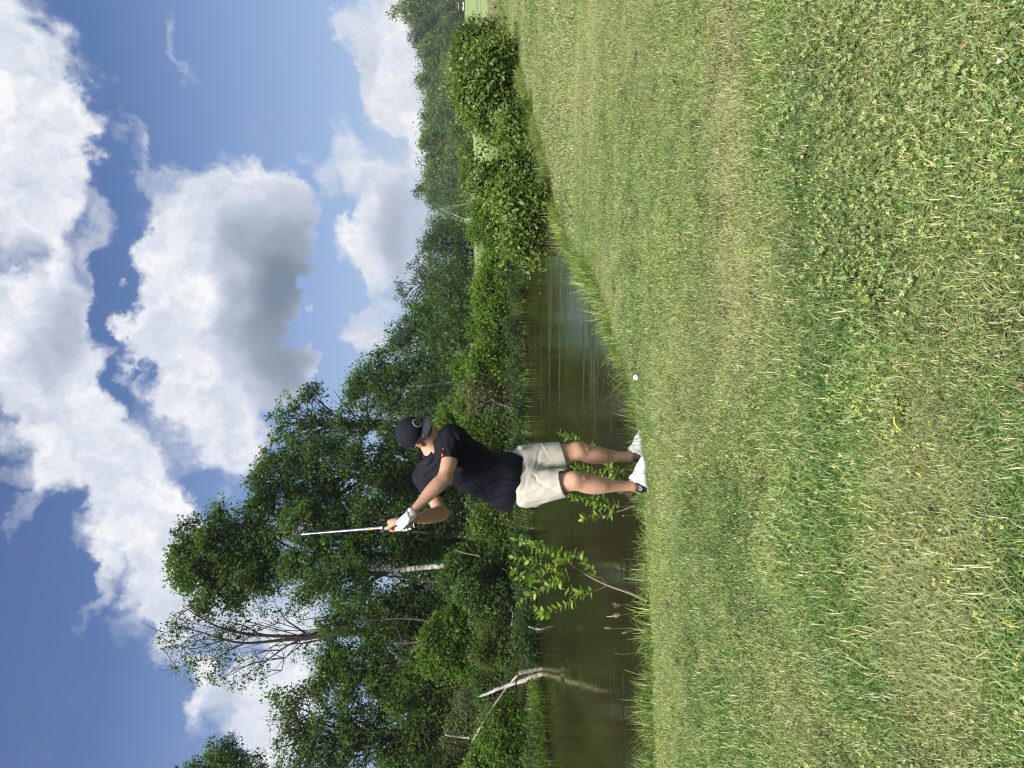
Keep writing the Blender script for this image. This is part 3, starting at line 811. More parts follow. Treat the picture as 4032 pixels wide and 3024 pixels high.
tree_px('maple', 'leafy tree with pale twigs poking from its top, past the forked tree', 'tree', 2870, 26,
        [(1120, 2760, 60, 50), (1150, 2870, 80, 80), (1160, 2980, 80, 70), (1230, 2750, 70, 60), (1260, 2920, 90, 100), (1350, 2800, 90, 90), (1380, 2960, 90, 90), (1300, 3050, 80, 60), (1450, 2850, 80, 90), (1500, 2980, 80, 80), (1210, 2700, 30, 26)],
        BARK_D, L_MAPLE, 560, 30, .10, 166, trunk_r=.15, spread=.33, nlimb=60, hollow=.35,
        extra=crooked([([(1180, 2820), (1110, 2826), (1042, 2820)], .012, .004), ([(1180, 2835), (1090, 2836), (1030, 2834)], .012, .004), ([(1180, 2840), (1100, 2850), (1050, 2858)], .012, .004), ([(1240, 2740), (1180, 2700), (1170, 2690)], .03, .01)], 25.6, 0))
tree_px('maple', 'tall tree whose leafy top enters from the picture edge beside the dark forked tree', 'tree', 3060, 33,
        [(860, 2960, 60, 60), (820, 3020, 60, 50), (760, 3010, 30, 30), (900, 2930, 30, 24), (930, 2995, 60, 40), (980, 3010, 50, 40), (720, 3040, 30, 30), (900, 3080, 100, 60), (1050, 3100, 90, 50), (1200, 3100, 90, 50)],
        BARK_D, L_MAPLE, 300, 28, .12, 167, trunk_r=.16, spread=.34, nlimb=50, ytrunk=3110)
tree_px('maple', 'deep green maple low behind the pond, between the forked tree and the birch trunk', 'tree', 2400, 29,
        [(1350, 2430, 60, 60), (1420, 2390, 70, 60), (1500, 2440, 80, 80), (1560, 2340, 70, 60), (1600, 2470, 90, 80), (1680, 2390, 80, 70), (1290, 2460, 50, 40), (1450, 2520, 70, 50)],
        BARK_D, L_MAPLE, 520, 34, .11, 168, trunk_r=.12, spread=.38, nlimb=40)
tree_px('maple', 'mid green tree beneath the forked tree, reaching down to the bank thicket', 'tree', 2640, 26,
        [(1280, 2560, 60, 50), (1300, 2640, 60, 60), (1380, 2600, 90, 80), (1420, 2700, 90, 80), (1500, 2620, 90, 90), (1560, 2740, 90, 90), (1640, 2640, 90, 90), (1250, 2680, 40, 40), (1700, 2760, 80, 80), (1650, 2870, 100, 90), (1600, 2990, 100, 90)],
        BARK_D, L_MID, 820, 36, .10, 169, trunk_r=.12, spread=.38, nlimb=50, tint_off=-.1)
# dark bare stems in the wood
for lab, cat, pts, D, rr_ in [
    ('slim dark trunk standing right behind the white birch trunk', 'tree trunk', [(1860, 2300), (1700, 2292), (1560, 2270), (1440, 2262)], 27.4, .06),
    ('curved grey branchy trunk low in the wood near the forked tree', 'tree trunk', [(1900, 2480), (1720, 2450), (1600, 2432), (1500, 2440), (1400, 2445)], 25.2, .05),
    ('knotted dark trunk leaning in the wood below the forked tree', 'tree trunk', [(1880, 2560), (1700, 2520), (1620, 2530), (1560, 2535)], 25.4, .07),
    ('dim upright trunk in the shade behind the golfer raised forearm', 'tree trunk', [(1850, 2140), (1700, 2098), (1620, 2092), (1500, 2086)], 29, .10)]:
    o = thing('tree_trunk', lab, cat, base_at(pts[0][1], D), 'bare trunks in the wood')
    P0 = np.array([at(x, y, D) for x, y in pts]); P0[0, 2] = o.location[2] - .1
    sN = np.linspace(0, len(P0) - 1, 16); Q = np.stack([np.interp(sN, np.arange(len(P0)), P0[:, k]) for k in range(3)], 1)
    for _ in range(2): Q[1:-1] = (Q[:-2] + 2 * Q[1:-1] + Q[2:]) / 4
    child('stem', mesh_np('trunk_stem', *tube(Q, np.linspace(rr_, rr_ * .35, 16), 8), BARK, smooth=True), o)
    rr2 = np.random.default_rng(int(rr_ * 1000)); bl = []
    for k in range(5, 15, 2):
        d = rr2.normal(size=3); d[2] = abs(d[2]) + .4; d /= np.linalg.norm(d)
        L_ = rr2.uniform(.4, 1.0); ss = np.linspace(0, 1, 6)[:, None]
        bl.append(tube(Q[k] + d * L_ * ss + rr2.normal(size=(6, 3)) * .03 * ss, .018 * (1 - .8 * ss[:, 0]), 5))
    v, f = merge(bl); child('branches', mesh_np('trunk_branches', v, f, BARK, smooth=True), o)

# the depth of the wood, one uncountable mass behind the trees one can tell apart
r = np.random.default_rng(21)
lob = px_lobes(50, [(1770, y, 110, 130) for y in range(1150, 3300, 110)]) + px_lobes(42, [(1680, y, 120, 110) for y in range(1560, 3300, 110)]) + px_lobes(36, [(1560, y, 90, 100) for y in (1800, 1950, 2100, 2500, 2650, 2800, 2950, 3100)]) \
    + px_lobes(36, [(1830, y, 110, 110) for y in range(1300, 3300, 110)])
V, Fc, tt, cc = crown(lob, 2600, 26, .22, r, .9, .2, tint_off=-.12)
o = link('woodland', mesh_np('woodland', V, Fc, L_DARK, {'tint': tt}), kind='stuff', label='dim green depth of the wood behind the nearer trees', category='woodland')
lob = px_lobes(262, [(1740, y, 110, 130) for y in range(-300, 800, 90)]) + px_lobes(180, [(1790, y, 90, 110) for y in range(420, 1300, 90)]) + px_lobes(262, [(1800, y, 60, 130) for y in range(-900, -200, 90)]) + px_lobes(262, [(1650, y, 110, 130) for y in range(-900, -150, 90)])
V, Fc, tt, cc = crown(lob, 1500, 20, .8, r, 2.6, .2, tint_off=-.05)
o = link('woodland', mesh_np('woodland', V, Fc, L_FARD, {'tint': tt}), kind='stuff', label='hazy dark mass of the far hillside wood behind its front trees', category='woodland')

# ------------------------------------------------------------------ shrubs along the far bank
def shrub(name, label, y, D, lobes, leafm, nclus, per, lsize, seed, spread=.3, group=None, tint_off=0.0, nst=9, bark=None, **kw):
    bark = bark or BARK
    r = np.random.default_rng(seed)
    L = sublobes(px_lobes(D, lobes), r, 4)
    bx, by, bz = base_at(y, D)
    root = thing(name, label, 'bush', (bx, by, bz), group)
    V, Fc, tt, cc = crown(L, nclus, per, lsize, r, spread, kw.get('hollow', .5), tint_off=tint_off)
    parts = []
    for t_ in cc[r.choice(len(cc), min(nst * 3, len(cc)), replace=False)]:
        s = np.linspace(0, 1, 7)[:, None]
        x0 = t_[0] * .5 + bx * .5
        a = np.array([x0 + r.normal(0, .12), by + r.normal(0, .12), hz1(x0, by) - .05])
        p = a * (1 - s) + t_ * s; p += np.sin(s * math.pi) * r.normal(size=3) * .08
        parts.append(tube(p, .02 * (1 - .7 * s[:, 0]) * kw.get('stem', 1), 5))
    v, f = merge(parts)
    child('stems', mesh_np(name + '_stems', v, f, bark, smooth=True), root)
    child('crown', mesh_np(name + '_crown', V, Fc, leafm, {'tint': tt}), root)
    return root
SB = 'bushes along the far bank of the pond'
shrub('willow_bush', 'big bright green bush overhanging the far end of the pond past the ball', 1130, 24.5,
      [(1930, 1050, 60, 70), (1920, 1150, 60, 70), (1930, 1240, 60, 60), (1990, 1080, 60, 90), (1990, 1190, 60, 90), (2030, 1250, 40, 50), (1890, 1100, 30, 50), (1960, 1000, 60, 50), (1900, 1200, 30, 40)],
      L_BRIGHT, 900, 34, .085, 201, .28, SB, tint_off=-.02)
shrub('bank_bush', 'loose green bush hanging over the waterline where the pond turns', 1300, 25,
      [(1910, 1310, 50, 50), (1970, 1320, 50, 50), (1870, 1280, 30, 30), (1990, 1260, 40, 40)], L_MID, 260, 30, .09, 202, .3, SB, tint_off=.05)
shrub('bank_bush', 'yellow green bush with a dark twiggy foot, beside the long dead log', 1420, 24,
      [(1900, 1400, 60, 50), (1960, 1440, 60, 50), (1880, 1460, 50, 40), (2000, 1410, 40, 40), (1990, 1480, 50, 40)], L_BRIGHT, 380, 32, .085, 203, .28, SB, tint_off=-.08)
shrub('bank_bush', 'twiggy pale thicket above the dead log at the waterline behind the golfer', 1570, 24,
      [(1860, 1540, 60, 60), (1900, 1590, 60, 60), (1950, 1540, 60, 50), (1980, 1610, 60, 50), (1880, 1650, 60, 50), (2020, 1570, 40, 40)], L_PALE, 380, 28, .08, 204, .3, SB, nst=26)
shrub('bank_bush', 'mid green bush rising behind the golfer shoulder', 1500, 26.5,
      [(1830, 1480, 50, 50), (1850, 1540, 60, 60), (1820, 1600, 50, 50), (1840, 1420, 50, 50)], L_MID, 300, 30, .09, 205, .3, SB, tint_off=.1)
shrub('bank_bush', 'bush with small white blossoms low behind the golfer chest', 1700, 23.5,
      [(1900, 1700, 60, 60), (1960, 1680, 60, 60), (2010, 1700, 50, 50), (1850, 1720, 50, 50), (1950, 1760, 60, 50), (2030, 1750, 40, 40)], L_MID, 420, 30, .085, 206, .3, SB)
shrub('bank_bush', 'shaded bush hidden mostly by the golfer hips', 1880, 23,
      [(1960, 1850, 70, 80), (1900, 1850, 60, 80), (2010, 1920, 60, 60), (1900, 1960, 70, 60), (2040, 1850, 40, 60)], L_DARK, 360, 30, .09, 207, .32, SB)
shrub('bank_bush', 'rounded bright bush directly behind the golfer back and shirt tail', 2070, 22.5,
      [(1930, 2040, 60, 60), (1980, 2080, 60, 70), (2030, 2050, 50, 60), (1900, 2090, 50, 40), (2000, 2140, 50, 50), (2040, 2110, 40, 50), (1960, 2000, 60, 40)], L_MID, 520, 34, .085, 208, .27, SB, tint_off=.12)
shrub('bank_bush', 'dark tangled bush behind the tip of the near sapling', 2230, 22.5,
      [(1900, 2200, 60, 60), (1960, 2240, 60, 60), (2020, 2220, 50, 60), (1860, 2260, 60, 60), (2040, 2290, 40, 50), (1960, 2310, 60, 50), (1790, 2230, 50, 60), (1760, 2290, 40, 50)], L_MAPLE, 560, 30, .085, 209, .3, SB)
shrub('bank_bush', 'olive green bush standing over the pond just behind the near sapling', 2350, 21.5,
      [(1830, 2310, 50, 50), (1870, 2350, 60, 60), (1940, 2370, 60, 60), (1990, 2420, 50, 50), (1900, 2440, 60, 50), (2040, 2380, 40, 50)], L_MAPLE, 420, 32, .085, 210, .28, SB, tint_off=.12)
shrub('climbing_vine', 'sheet of bright climbing vine leaves sweeping down the edge of the wood', 2500, 22.5,
      [(1680, 2520, 30, 40), (1720, 2480, 40, 40), (1740, 2560, 50, 60), (1790, 2500, 50, 60), (1800, 2610, 60, 60), (1850, 2540, 50, 60), (1690, 2600, 40, 50), (1860, 2640, 60, 60), (1770, 2420, 40, 30)], L_BRIGHT, 560, 34, .09, 211, .3, SB, tint_off=-.18)
shrub('bank_bush', 'reddish tinged bush above the small white stub at the waterline', 2560, 20.5,
      [(1930, 2510, 40, 40), (1960, 2560, 50, 50), (2020, 2550, 50, 50), (2050, 2500, 40, 50), (1990, 2600, 50, 50), (1910, 2590, 50, 50), (2060, 2590, 40, 40)], L_WILLOW, 420, 32, .07, 212, .25, SB, tint_off=-.22)
shrub('bank_bush', 'deep green bush right behind the broken birch logs', 2670, 21,
      [(1900, 2680, 50, 50), (1960, 2670, 50, 50), (2010, 2690, 50, 50), (1930, 2740, 50, 50), (2050, 2720, 40, 50), (1990, 2760, 40, 40)], L_MAPLE, 360, 32, .075, 213, .26, SB, tint_off=.05)
shrub('bank_bush', 'grey green sparse bush with bare twigs past the broken birch logs', 2800, 22,
      [(1830, 2770, 50, 50), (1860, 2830, 60, 60), (1800, 2850, 50, 50), (1900, 2800, 40, 40), (1780, 2930, 60, 60)], L_PALE, 240, 26, .07, 214, .3, SB, nst=22, tint_off=-.1)
shrub('bank_bush', 'large domed light green bush at the waterline, nearest the picture corner', 2920, 18.5,
      [(1930, 2880, 60, 60), (1960, 2820, 50, 50), (2010, 2860, 60, 70), (1990, 2940, 70, 70), (1920, 2960, 60, 60), (2060, 2830, 50, 50), (2080, 2920, 60, 70), (1880, 3010, 60, 50), (1990, 3030, 80, 60), (2090, 3020, 60, 60), (2110, 2860, 40, 50)],
      L_BRIGHT, 900, 34, .07, 215, .24, SB, tint_off=-.08)
shrub('bank_bush', 'dark bush cut by the picture edge behind the domed light green bush', 3050, 22,
      [(1780, 3020, 80, 70), (1860, 3060, 80, 60), (1700, 3040, 80, 70)], L_DARK, 260, 30, .085, 216, .32, SB)
shrub('bank_bush', 'dim bush under the wide crowned tree, seen between golfer cap and pale trunks', 1640, 28,
      [(1800, 1620, 60, 60), (1790, 1700, 60, 60), (1750, 1640, 50, 50), (1860, 1680, 40, 60)], L_MID, 260, 30, .10, 217, .35, SB, tint_off=-.05)

# ------------------------------------------------------------------ dead wood at the waterline
def logp(name, label, pts, D, r0, r1, mat, cat='log', D2=None, group=None, jag=True, twigs=0, seed=1):
    D2 = D if D2 is None else D2
    n = len(pts)
    P0 = np.array([at(x, y, D + (D2 - D) * i / (n - 1)) for i, (x, y) in enumerate(pts)])
    sN = np.linspace(0, n - 1, 18); Q = np.stack([np.interp(sN, np.arange(n), P0[:, k]) for k in range(3)], 1)
    rad = np.linspace(r0, r1, 18) * (1 + .10 * np.sin(np.arange(18) * 1.9 + seed)); Q[1:] += np.random.default_rng(seed).normal(size=(17, 3)) * r0 * .07
    if jag: rad[-1] *= .15
    o = thing(name, label, cat, tuple(P0[0]), group)
    V, Q4 = tube(Q, rad, 10)
    child('stem', mesh_np(name + '_stem', V, Q4, mat, smooth=True), o)
    if twigs:
        r = np.random.default_rng(seed); bl = []
        for _ in range(twigs):
            k = r.integers(3, 17); d = r.normal(size=3); d[2] = abs(d[2]) * .8; d /= np.linalg.norm(d)
            ss = np.linspace(0, 1, 7)[:, None]; L_ = r.uniform(.3, .9)
            bl.append(tube(Q[k] + d * L_ * ss + np.cumsum(r.normal(size=(7, 3)) * .03, 0) * ss, .011 * (1 - .8 * ss[:, 0]), 4))
        v, f = merge(bl); child('twigs', mesh_np(name + '_twigs', v, f, BARK, smooth=True), o, kind='stuff')
    return o
logp('birch_log', 'thick broken white birch leaning up out of the pond to a splintered tip', [(2150, 2648), (2060, 2680), (1960, 2712), (1885, 2745)], 17.6, .062, .03, BIRCH, twigs=5, seed=3)
logp('birch_log', 'short stout broken birch stump leaning beside the thick leaning birch', [(2145, 2634), (2090, 2640), (2040, 2650)], 17.7, .062, .045, BIRCH_G, twigs=2, seed=4)
logp('birch_log', 'long thin white birch pole slanting from the stump up across the domed bush', [(2045, 2650), (1985, 2720), (1930, 2800), (1855, 2925)], 18.4, .028, .018, BIRCH, twigs=26, seed=5)
logp('birch_log', 'pale upright birch stub standing above the domed light green bush', [(1848, 2905), (1800, 2900), (1752, 2893)], 20.6, .035, .03, BIRCH, twigs=2)
logp('birch_log', 'small curved white stub at the waterline under the reddish bush', [(2130, 2478), (2105, 2474), (2078, 2466)], 18.1, .028, .014, BIRCH)
logp('dead_branch', 'dark grey dead log lying level along the waterline behind the golfer', [(2062, 1645), (2056, 1590), (2050, 1540), (2045, 1500)], 21.6, .09, .05, BARK, twigs=22, seed=8)
logp('dead_branch', 'slim dark dead branch lying just under the level grey log', [(2074, 1635), (2070, 1570), (2062, 1500)], 21.4, .05, .02, BARK, twigs=8, seed=9)
logp('dead_branch', 'bare forked pale branch rising from the thicket beside the level grey log', [(2040, 1640), (2000, 1600), (1960, 1590), (1930, 1570)], 22.0, .03, .008, TWIG_G, twigs=14, seed=10)
logp('dead_branch', 'thin white dead branch arching in the shade over the sapling tip', [(1890, 2190), (1840, 2180), (1790, 2165)], 22.0, .016, .01, TWIG_G, twigs=2, seed=11)
logp('dead_branch', 'bare white forked twig standing over the reddish bush', [(2015, 2465), (2020, 2420), (2012, 2390)], 20.2, .018, .006, TWIG_G, twigs=5, seed=12)

# low growth trailing over the waterline of the far bank
r = np.random.default_rng(31)
lob = []
for y in range(880, 3300, 40):
    wx_ = float(np.interp(y, [1050, 1250, 1400, 1600, 1850, 2100, 2250, 2450, 2650, 2850, 3024, 3300], [2058, 2066, 2074, 2086, 2092, 2098, 2104, 2118, 2130, 2150, 2166, 2180]))
    D = on_z(wx_, y, WATER_Z).y
    q = on_z(wx_, y, WATER_Z)
    hh = r.uniform(.08, .40) * (1 if r.random() < .7 else .3)
    lob.append((q.x, q.y + .35, WATER_Z + hh * .9, .34, .45, hh))
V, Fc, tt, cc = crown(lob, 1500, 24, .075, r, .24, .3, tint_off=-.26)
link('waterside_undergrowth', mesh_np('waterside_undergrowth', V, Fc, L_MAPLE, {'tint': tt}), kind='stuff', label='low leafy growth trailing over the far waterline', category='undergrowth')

# ------------------------------------------------------------------ shrubs on the near bank, with leaves one can tell apart
LEAFSHAPE = {}
def leaf_mesh(mat, k, L=1.0, wd=.56, curl=.25, fold=.12):
    """a pointed, folded and curled leaf of unit length along +X"""
    key = (mat.name, k)
    if key in LEAFSHAPE: return LEAFSHAPE[key]
    r = np.random.default_rng(k + 50)
    n = 6
    t = np.linspace(0, 1, n); w = wd * .5 * np.sin(np.pi * t ** .8) ** .8; w[0] = .012; w[-1] = 0.004
    cu = curl * (0.3 + 1.4 * r.random()); z = -cu * t ** 2
    x = t * (1 - .25 * cu * t)
    mid = np.stack([x, 0 * t, z], 1)
    lf = np.stack([x, w, z + fold * w * 2 * r.uniform(.4, 1.6)], 1); rt = np.stack([x, -w, z + fold * w * 2 * r.uniform(.4, 1.6)], 1)
    V = np.concatenate([lf, mid, rt]); i = np.arange(n - 1)
    Fq = np.concatenate([np.stack([i, n + i, n + i + 1, i + 1], 1), np.stack([n + i, 2 * n + i, 2 * n + i + 1, n + i + 1], 1)])
    me = mesh_np('leaf', V, Fq, mat, {'tint': np.full(len(V), r.uniform(.35, .95))}, smooth=True)
    LEAFSHAPE[key] = me
    return me

def rot_from(xdir, up):
    x = np.array(xdir, float); x /= np.linalg.norm(x)
    y = np.cross(up, x); y /= np.linalg.norm(y) + 1e-9
    z = np.cross(x, y)
    return Matrix(((x[0], y[0], z[0]), (x[1], y[1], z[1]), (x[2], y[2], z[2])))

def leaf_obj(parent, mat, pos, xdir, size, r, nm='leaf'):
    me = leaf_mesh(mat, int(r.integers(0, 14)))
    o = bpy.data.objects.new(nm, me); COL.objects.link(o); o.parent = parent
    up = np.array([0, 0, 1.0]) + r.normal(size=3) * .45
    R = rot_from(xdir, up).to_4x4()
    R.translation = Vector(pos) - parent.location
    o.matrix_basis = R @ Matrix.Diagonal((size, size, size, 1))
    return o

SAP_LEAF = leaf_mat('leaves_sapling', (.09, .17, .025), (.19, .33, .045), (.31, .47, .08), trans=.5, gloss=.04)
DOG_LEAF = leaf_mat('leaves_dogwood', (.065, .11, .018), (.155, .24, .038), (.29, .37, .07), trans=.45, gloss=.03)

def px_path(pts, D, n=14):
    P = np.array([at(p[0], p[1], D + (p[2] if len(p) > 2 else 0)) for p in pts])
    s = np.linspace(0, len(P) - 1, n); Q = np.stack([np.interp(s, np.arange(len(P)), P[:, k]) for k in range(3)], 1)
    for _ in range(2): Q[1:-1] = (Q[:-2] + 2 * Q[1:-1] + Q[2:]) / 4
    return Q

def sapling(name, label, D, stem, limbs, r, mat, lsize, stem_r, tip_r=.0022, stem_mat=TWIG_G, limb_mat=TWIG, gap=.05, cat='sapling'):
    Q = px_path(stem[0], D, 18)
    root = thing(name, label, cat, tuple(Q[0]))
    child('stem', mesh_np(name + '_stem', *tube(Q, np.linspace(stem_r, stem_r * .5, len(Q)), 7), stem_mat, smooth=True), root)
    cnt = 0
    for pts, r0 in limbs:
        B = px_path(pts, D, 16)
        child('branch', mesh_np(name + '_branch', *tube(B, np.linspace(r0, tip_r, len(B)), 5), limb_mat, smooth=True), root)
        seg = np.linalg.norm(np.diff(B, axis=0), axis=1); cum = np.concatenate([[0], np.cumsum(seg)])
        tot = cum[-1]; u = tot * .22; side = 1
        while u < tot:
            p = np.array([np.interp(u, cum, B[:, k]) for k in range(3)])
            q = np.array([np.interp(min(u + .02, tot), cum, B[:, k]) for k in range(3)]); t = q - p
            t = t / (np.linalg.norm(t) + 1e-9) if u + .02 < tot else (B[-1] - B[-2]) / np.linalg.norm(B[-1] - B[-2])
            for sd_ in (side, -side):
                ax_ = np.cross(t, r.normal(size=3) * .6 + np.array([0, .6, 0])); ax_ /= np.linalg.norm(ax_)
                d = t * .55 + ax_ * sd_ * .8 + np.array([0, 0, -.05 + .25 * r.random()])
                leaf_obj(root, mat, p + r.normal(size=3) * .002, d, lsize * r.uniform(.6, 1.2) * (1 - .25 * (u / tot)), r); cnt += 1
            u += gap * r.uniform(.7, 1.3); side = -side
        leaf_obj(root, mat, B[-1], B[-1] - B[-3], lsize * .6, r); cnt += 1
    return root, cnt

r = np.random.default_rng(5)
S1, c1 = sapling('sapling', 'young leafy sapling leaning out over the pond from the grassy edge, beside the golfer', 5.15,
    [[(2548, 2368), (2480, 2335), (2390, 2305), (2320, 2270), (2280, 2245)]],
    [([(2280, 2245), (2240, 2215), (2180, 2180), (2130, 2170)], .005),
     ([(2280, 2245), (2200, 2195, .1), (2140, 2160, .15), (2080, 2135, .15), (2030, 2125, .1)], .005),
     ([(2300, 2258), (2250, 2262), (2190, 2245), (2130, 2220), (2060, 2200), (2025, 2195)], .006),
     ([(2295, 2254), (2230, 2270, -.1), (2190, 2285, -.1), (2120, 2290, -.1), (2060, 2290), (2020, 2245, -.1)], .005),
     ([(2250, 2262), (2200, 2300), (2130, 2320), (2080, 2350), (2045, 2372)], .004),
     ([(2390, 2305), (2360, 2322), (2310, 2335), (2270, 2355), (2230, 2380), (2180, 2400), (2130, 2425)], .005),
     ([(2310, 2335), (2270, 2330, .1), (2225, 2320, .1)], .003),
     ([(2395, 2307), (2370, 2275), (2330, 2245), (2290, 2205), (2250, 2180), (2215, 2170)], .0035),
     ([(2180, 2400), (2140, 2410), (2115, 2395)], .003),
     ([(2240, 2215), (2200, 2235), (2150, 2250), (2110, 2260)], .0035),
     ([(2140, 2160, .15), (2110, 2150), (2090, 2150)], .003)],
    r, SAP_LEAF, .074, .0085, gap=.030)
S2, c2 = sapling('sapling', 'second leafy sapling growing low between and behind the golfer calves', 5.75,
    [[(2500, 1990), (2450, 2010), (2410, 2020)]],
    [([(2450, 2010), (2400, 2030), (2350, 2030), (2320, 2035), (2295, 2045)], .005),
     ([(2495, 1992), (2400, 1985), (2350, 1975), (2300, 1965), (2240, 1955)], .005),
     ([(2500, 1980), (2440, 1920), (2380, 1870), (2330, 1850), (2260, 1840)], .005),
     ([(2500, 1975), (2440, 1900), (2380, 1885), (2320, 1860), (2270, 1862)], .004),
     ([(2440, 2010), (2380, 2000), (2330, 1990)], .004), ([(2430, 1990), (2360, 1965), (2260, 1970)], .004),
     ([(2500, 1975), (2440, 1860), (2360, 1780), (2280, 1735), (2205, 1708)], .004), ([(2490, 1978), (2400, 1830), (2310, 1760), (2235, 1712)], .003)],
    r, SAP_LEAF, .070, .006, gap=.030, stem_mat=TWIG_G)

def bigleaf_shrub(name, label, D, lobes, n_obj, stuff_clus, per, lsize, seed, mat, stems, base_y, tint_off=0, spread=.2, group='leafy shrubs on the near bank', stem_mat=TWIG, hollow=.4):
    r = np.random.default_rng(seed)
    L = sublobes(px_lobes(D, lobes, .9), r, 6, 1.3, .14, .34)
    bx = at(1900, base_y, D).x; bz = hz1(bx, D)
    root = thing(name, label, 'shrub', (bx, D, bz), group)
    V, Fc, tt, cc = crown(L, int(stuff_clus * 2.0), per, lsize * .72, r, spread * 1.15, hollow * .8, tint_off=tint_off, shape6=True)
    parts = []
    for t_ in cc[r.choice(len(cc), min(stems, len(cc)), replace=False)]:
        s = np.linspace(0, 1, 9)[:, None]
        a = np.array([bx + (t_[0] - bx) * .35 + r.normal(0, .08), D + r.normal(0, .1), 0]); a[2] = hz1(a[0], a[1]) - .05
        p = a * (1 - s) + t_ * s + np.sin(s * math.pi) * r.normal(size=3) * .07
        parts.append(tube(p, .010 * (1 - .7 * s[:, 0]) + .002, 5))
    v, f = merge(parts)
    child('stems', mesh_np(name + '_stems', v, f, stem_mat, smooth=True), root)
    if n_obj:
        # the leaves that show largest: on the camera side of the lobes
        La = np.array(L)
        for _ in range(n_obj):
            l = La[r.choice(len(La), p=(La[:, 3] * La[:, 5]) / (La[:, 3] * La[:, 5]).sum())]
            d = r.normal(size=3); d[1] = -abs(d[1]) - .2; d /= np.linalg.norm(d)
            p = l[:3] + d * l[3:6] * r.uniform(.85, 1.12)
            leaf_obj(root, mat, p, np.array([d[0], d[1] * .5, r.uniform(-.7, .35)]) + r.normal(size=3) * .4, lsize * r.uniform(.6, 1.05), r)
    child('crown', mesh_np(name + '_crown', V, Fc, mat, {'tint': tt}), root, kind='stuff')
    return root

bigleaf_shrub('shrub', 'full rounded shrub with large drooping leaves over a dark hollow, where the lawn edge recedes', 15.1,
    [(1880, 250, 50, 60), (1850, 330, 55, 60), (1900, 330, 60, 70), (1830, 390, 40, 40), (1900, 410, 60, 60), (1950, 300, 60, 60), (1960, 380, 60, 60), (1980, 450, 50, 50), (1950, 200, 40, 50), (1900, 470, 50, 50), (1955, 520, 34, 30), (1800, 330, 20, 11), (1796, 250, 22, 13), (1835, 440, 20, 12)],
    240, 620, 16, .10, 301, DOG_LEAF, 24, 330, spread=.3)
bigleaf_shrub('shrub', 'dark leaved bush at the far end of the lawn edge, nearest the golf cart', 20.5,
    [(1850, 140, 40, 30), (1880, 180, 50, 40), (1920, 150, 40, 40), (1920, 200, 40, 40), (1830, 180, 30, 30), (1940, 230, 40, 40)],
    0, 420, 18, .11, 302, L_MID, 18, 170, spread=.3, tint_off=-.1)
bigleaf_shrub('shrub', 'reddish tipped low shrub in front of the distant fairway strip', 12.4,
    [(2010, 520, 40, 50), (2040, 570, 40, 50), (1990, 480, 30, 40), (2060, 500, 40, 50), (1970, 560, 20, 30), (2060, 440, 40, 30)],
    90, 190, 14, .075, 303, DOG_LEAF, 22, 520, tint_off=.05)
bigleaf_shrub('shrub', 'upright shrub with dark thin stems and yellow green leaves, on the near bank', 11.4,
    [(1950, 690, 50, 40), (2010, 640, 50, 40), (2030, 700, 60, 50), (1920, 730, 30, 40), (1980, 740, 50, 50), (2060, 650, 40, 40), (1900, 690, 20, 20), (2090, 720, 40, 50), (1862, 640, 26, 11), (1850, 722, 28, 12), (1880, 760, 26, 14)],
    200, 260, 14, .08, 304, DOG_LEAF, 30, 660, hollow=.2)
bigleaf_shrub('shrub', 'golden green shrub leaning on reddish stems at the corner of the pond', 9.9,
    [(2000, 800, 50, 40), (2050, 840, 50, 50), (1980, 770, 40, 40), (2080, 890, 40, 40), (2020, 880, 50, 40), (2090, 800, 40, 50)],
    200, 200, 14, .075, 305, DOG_LEAF, 22, 830, tint_off=.1, hollow=.2)
bigleaf_shrub('shrub', 'soft green bush across the corner of the pond, next to the big overhanging bush', 22.5,
    [(1950, 860, 60, 60), (1930, 930, 60, 60), (1990, 900, 60, 60), (1900, 830, 40, 40), (2030, 930, 50, 50), (1990, 830, 50, 50), (2040, 860, 30, 50)],
    0, 700, 26, .085, 306, L_BRIGHT, 14, 900, spread=.3, tint_off=-.12, stem_mat=BARK)
bigleaf_shrub('shrub', 'low shrub with broad leaves hanging to the water just before the pond opens', 9.6,
    [(2060, 950, 40, 40), (2000, 960, 30, 40), (2090, 1000, 30, 30), (2040, 900, 40, 30)],
    90, 90, 12, .07, 307, DOG_LEAF, 12, 950)
bigleaf_shrub('shrub', 'shaded shrub low beneath the full rounded one, in the hollow by the lawn edge', 16.2,
    [(2000, 330, 40, 60), (2010, 420, 40, 50), (2000, 260, 30, 50), (2030, 480, 40, 50), (2040, 560, 30, 50)],
    0, 260, 18, .10, 308, L_DARK, 16, 400, spread=.3)

